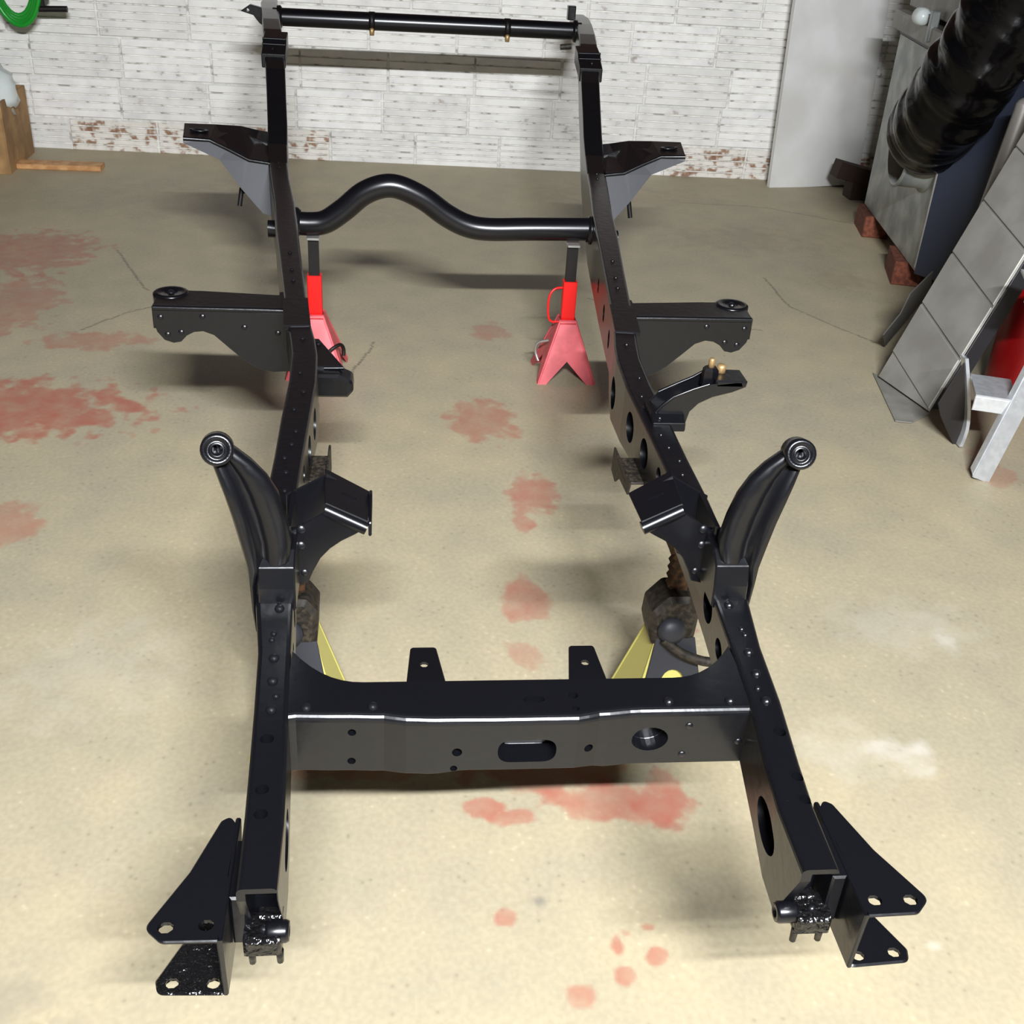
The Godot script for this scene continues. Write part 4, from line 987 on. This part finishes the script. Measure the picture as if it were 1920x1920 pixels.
func tray() -> void:
	# folded sheet-metal channel leaning from the floor to the upper right
	var d := Vector3(0.395, 0.910, -0.124).normalized()
	var A := Vector3(1.262, 0.012, -1.50); var B := Vector3(1.312, 0.012, -1.262)
	var w := (B - A); w = (w - d * w.dot(d)); var W := w.length(); w = w.normalized()
	var n := w.cross(d).normalized()        # plate normal
	if n.x > 0: n = -n
	var t := thing("sheet_metal_channel", "long grey folded sheet-metal channel with cross seams, leaning at the right edge", "metal channel", A)
	var bs := Basis(w, d, w.cross(d))
	var len := 1.25
	var flip := bs.z.dot(n) < 0
	var b := MB.new()
	b.plate([Vector2(0, 0.0), Vector2(W, -0.01), Vector2(W, len), Vector2(0, len)], 0.004, Transform3D(bs, Vector3.ZERO), [], 0.001)
	part(b, "web", M.galv_dull, t)
	var z := -1.0 if flip else 1.0
	# overlapping cross plates: each one a shallow step
	for k in 7:
		var y0 := 0.03 + k * 0.155
		var s := MB.new()
		s.plate([Vector2(0.002, y0 + 0.05), Vector2(W, y0 - 0.035), Vector2(W, y0 + 0.114), Vector2(0.002, y0 + 0.199)], 0.006, Transform3D(bs, bs.z * (0.004 if z > 0 else -0.008)), [], 0.0025)
		part(s, "cross_plate", M.galv_dull, t)
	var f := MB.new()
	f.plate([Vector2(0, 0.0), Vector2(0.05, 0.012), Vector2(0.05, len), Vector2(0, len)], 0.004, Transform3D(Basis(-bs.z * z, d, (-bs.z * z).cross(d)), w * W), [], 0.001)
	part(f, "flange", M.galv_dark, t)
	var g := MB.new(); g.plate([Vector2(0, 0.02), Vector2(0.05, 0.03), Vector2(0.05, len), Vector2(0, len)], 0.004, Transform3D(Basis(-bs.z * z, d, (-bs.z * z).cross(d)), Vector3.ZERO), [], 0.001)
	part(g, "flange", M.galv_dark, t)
	# turned-out foot lying on the floor
	var h := MB.new(); h.plate([Vector2(1.262, -1.545) - Vector2(A.x, A.z), Vector2(1.198, -1.217) - Vector2(A.x, A.z), Vector2(1.240, -1.207) - Vector2(A.x, A.z), Vector2(1.312, -1.262) - Vector2(A.x, A.z), Vector2(1.285, -1.50) - Vector2(A.x, A.z)], 0.003, flat_at(-0.007), [], 0.0008)
	part(h, "foot_flap", M.galv_dull, t)
	# second, smaller channel behind with a bent-up corner
	var c := thing("sheet_metal_offcut", "small grey bent sheet-metal offcut peeping out behind the leaning metal channel", "metal offcut", Vector3(1.42, 0, -1.72))
	var e := MB.new(); e.plate([Vector2(-0.03, -0.03), Vector2(0.06, -0.09), Vector2(0.20, 0.06), Vector2(0.10, 0.15), Vector2(0.0, 0.10), Vector2(0.02, 0.03)], 0.004, Transform3D(Basis(Vector3(0.72, 0.0, -0.69).normalized(), Vector3(0.35, 0.85, -0.10).normalized(), Vector3(0.72, 0.0, -0.69).normalized().cross(Vector3(0.35, 0.85, -0.10).normalized())), Vector3(-0.06, 0.10, 0.02)), [], 0.001)
	part(e, "sheet", M.galv_mid, c)

func ladder() -> void:
	var base := Vector3(1.30, 0, -0.98)
	var t := thing("step_ladder", "folded aluminium step ladder leaning at the right edge of the floor", "ladder", base)
	var d := Vector3(0.31, 0.92, -0.16).normalized()
	var p0 := Vector3(1.283, 0.002, -0.893) - base
	var w := Vector3(0.10, 0, -0.99); w = (w - d * w.dot(d)).normalized()
	var bs := Basis(w, d, w.cross(d))
	var out := bs.z if bs.z.x < 0 else -bs.z      # climbing side
	# right rail: a channel, bright outer face
	var b := MB.new()
	b.plate([Vector2(-0.003, 0), Vector2(0.003, 0), Vector2(0.003, 1.55), Vector2(-0.003, 1.55)], 0.045, Transform3D(bs, p0 - bs.z * 0.0225), [], 0.001)
	for s in [-1.0, 1.0]:
		b.plate([Vector2(0.0, 0.004), Vector2(0.024, 0.016), Vector2(0.024, 1.55), Vector2(0.0, 1.55)], 0.004, Transform3D(bs, p0 + bs.z * (0.0225 * s - 0.002)), [], 0.001)
	part(b, "rail", M.alu, t)
	# left rail: seen on its edge, bowed at the foot
	var l := MB.new()
	var lp := smooth_path([Vector3(1.313, 0.004, -1.080) - base, Vector3(1.318, 0.05, -1.082) - base, Vector3(1.311, 0.10, -1.085) - base, Vector3(1.290, 0.18, -1.09) - base, Vector3(1.272, 0.24, -1.095) - base], 5)
	for k in lp.size() - 1:
		var a: Vector3 = lp[k]; var c: Vector3 = lp[k + 1]
		var dx := Vector3(0.0045, 0, 0); var dz := Vector3(0, 0, 0.014)
		l.quad(a - dx + dz, a + dx + dz, c + dx + dz, c - dx + dz); l.quad(a + dx - dz, a - dx - dz, c - dx - dz, c + dx - dz)
		l.quad(a + dx + dz, a + dx - dz, c + dx - dz, c + dx + dz); l.quad(a - dx - dz, a - dx + dz, c - dx + dz, c - dx - dz)
	part(l, "rail", M.alu, t)
	var g := MB.new()
	g.plate([Vector2(1.232, 0.115), Vector2(1.262, 0.205), Vector2(1.275, 0.235), Vector2(1.312, 0.10), Vector2(1.316, 0.002), Vector2(1.301, 0.002), Vector2(1.248, 0.08)], 0.004, Transform3D(Basis.IDENTITY, Vector3(-base.x, 0, -1.09 - base.z)), [], 0.001)
	part(g, "gusset", M.galv_brown, t)
	for k in 4:
		var s := MB.new()
		var c := Vector3(1.316, 0.176, -1.005) - base + d * (0.27 * k) + Vector3(0.0, 0, -0.01 * k)
		var sb := Basis(Vector3.UP, -0.35)
		s.box(Vector3(0.095, 0.006, 0.14), c + Vector3(0, 0.02, 0), 0.002, sb)
		s.box(Vector3(0.095, 0.036, 0.005), c + sb * Vector3(0, 0.0, 0.066), 0.0015, sb)
		part(s, "step", M.alu, t)

func extras() -> void:
	# red canister
	var t := thing("canister", "dark red cylindrical canister standing behind the aluminium step ladder", "canister", Vector3(1.645, 0, -1.43))
	var b := MB.new(); b.lathe([Vector2(0, 0), Vector2(0.085, 0), Vector2(0.092, 0.01), Vector2(0.092, 0.30), Vector2(0.085, 0.335), Vector2(0.05, 0.365), Vector2(0.02, 0.37), Vector2(0, 0.37)], 28); part(b, "body", M.cap_red, t)
	var n := MB.new(); n.lathe([Vector2(0.018, 0), Vector2(0.018, 0.045), Vector2(0.026, 0.05), Vector2(0.026, 0.075), Vector2(0, 0.08)], 16, Transform3D(Basis.IDENTITY, Vector3(0, 0.365, 0))); part(n, "valve", M.dark_post, t)
	# round-ended metal bar leaning by the furnace
	var g := thing("metal_bar", "grey metal bar with a rounded end leaning between the furnace and the leaning channel", "bar", Vector3(1.58, 0, -1.80))
	var m := MB.new(); m.tube([Vector3(0.0, 0.01, 0.0), Vector3(0.09, 0.70, -0.04), Vector3(0.092, 0.718, -0.041)], 0.026, 16); part(m, "shaft", M.alu_dull, g)
	var en := MB.new(); en.lathe([Vector2(0.026, 0), Vector2(0.022, 0.012), Vector2(0.012, 0.02), Vector2(0, 0.022)], 16, Transform3D(Basis.IDENTITY, Vector3(0.092, 0.714, -0.041))); part(en, "rounded_end", M.alu_dull, g)
	# old wooden block and stick in the gap by the board
	var o := thing("wood_block", "dark old wooden block lying at the foot of the off-white board", "wood block", Vector3(1.93, 0, -3.60))
	var wb := MB.new(); wb.box(Vector3(0.16, 0.07, 0.09), Vector3(0, 0.115, 0), 0.003, Basis(Vector3(0, 0, 1), -0.22)); wb.box(Vector3(0.10, 0.09, 0.10), Vector3(0.05, 0.045, -0.01), 0.004); part(wb, "timber", M.old_wood, o)
	var k := thing("stick", "dark wooden stick leaning in the gap between the board and the furnace", "stick", Vector3(2.05, 0, -3.62))
	var ks := MB.new(); ks.box(Vector3(0.05, 0.95, 0.035), Vector3(0.06, 0.47, -0.02), 0.003, Basis(Vector3(0, 0, 1), -0.13)); part(ks, "timber", M.old_wood, k)

# ------------------------------------------------------------------ left side
func left_side_things() -> void:
	var t := thing("cardboard_box", "open brown cardboard box at the left edge with a white plastic bag in it", "box", Vector3(-1.92, 0, -3.72))
	var b := MB.new()
	var S := Vector3(0.40, 0.285, 0.40)
	for s in [-1.0, 1.0]:
		b.box(Vector3(0.008, S.y, S.z), Vector3(s * 0.2, S.y / 2, 0), 0.001); b.box(Vector3(S.x, S.y, 0.008), Vector3(0, S.y / 2, s * 0.2), 0.001)
	b.box(Vector3(S.x, 0.008, S.z), Vector3(0, 0.006, 0), 0.001)
	part(b, "carton", M.card, t)
	t.rotation.y = 0.03
	var g := thing("plastic_bag", "crumpled white plastic bag stuffed in the top of the cardboard box", "bag", Vector3(-1.855, 0.205, -3.70))
	var nz := FastNoiseLite.new(); nz.seed = 8; nz.frequency = 2.2; nz.fractal_octaves = 3
	var rings := []
	for i in 15:
		var th := PI * (i + 0.4) / 15.8; var ring := []
		for k in 24:
			var a := -TAU * k / 24.0
			var dir := Vector3(sin(th) * cos(a), -cos(th), sin(th) * sin(a))
			ring.append(Vector3(0, 0.09, 0) + dir * Vector3(0.172, 0.125, 0.165) * (1.0 + 0.22 * nz.get_noise_3dv(dir * 1.2)))
		ring.reverse(); rings.append(ring)
	var gb := MB.new(); gb.loft(rings); part(gb, "film", M.white_plastic, g)
	var p := thing("plank", "short pale wooden plank lying flat on the floor beside the cardboard box", "plank", Vector3(-1.55, 0, -3.66))
	var pb := MB.new(); pb.box(Vector3(0.36, 0.022, 0.085), Vector3(0, 0.011, 0), 0.003); part(pb, "timber", M.wood, p)
	var h := thing("hose_coil", "bright green garden hose hanging in loops on the back wall, top left", "hose", Vector3(-1.69, 0.72, -3.93))
	var hb := MB.new()
	for k in 4:
		var pts := []
		for i in 29:
			var a := TAU * i / 28.0
			pts.append(Vector3(cos(a) * (0.075 + 0.008 * k) + (k - 1.5) * 0.006, sin(a) * (0.155 + 0.01 * k) , 0.015 + 0.018 * k + 0.006 * sin(a * 2 + k)))
		hb.tube(pts, 0.0105, 10, false)
	part(hb, "hose", M.green, h)
	var hk := MB.new(); hk.tube([Vector3(0, 0.15, -0.03), Vector3(0, 0.15, 0.10), Vector3(0, 0.175, 0.11)], 0.008, 8); part(hk, "hook", M.dark_post, h)
	var d := thing("tool_bar", "short black round bar fixed on the back wall beside the green hose", "bar", Vector3(-1.575, 0.60, -3.93))
	var db := MB.new(); db.tube([Vector3(-0.02, 0.002, 0.07), Vector3(0.092, 0.006, 0.07)], 0.0125, 14); part(db, "grip", M.dark_post, d)
	var dk := MB.new(); dk.box(Vector3(0.028, 0.14, 0.03), Vector3(-0.01, 0.06, 0.06), 0.003); dk.tube([Vector3(-0.01, 0.03, -0.02), Vector3(-0.01, 0.03, 0.06)], 0.010, 10); part(dk, "bracket", M.dark_post, d)
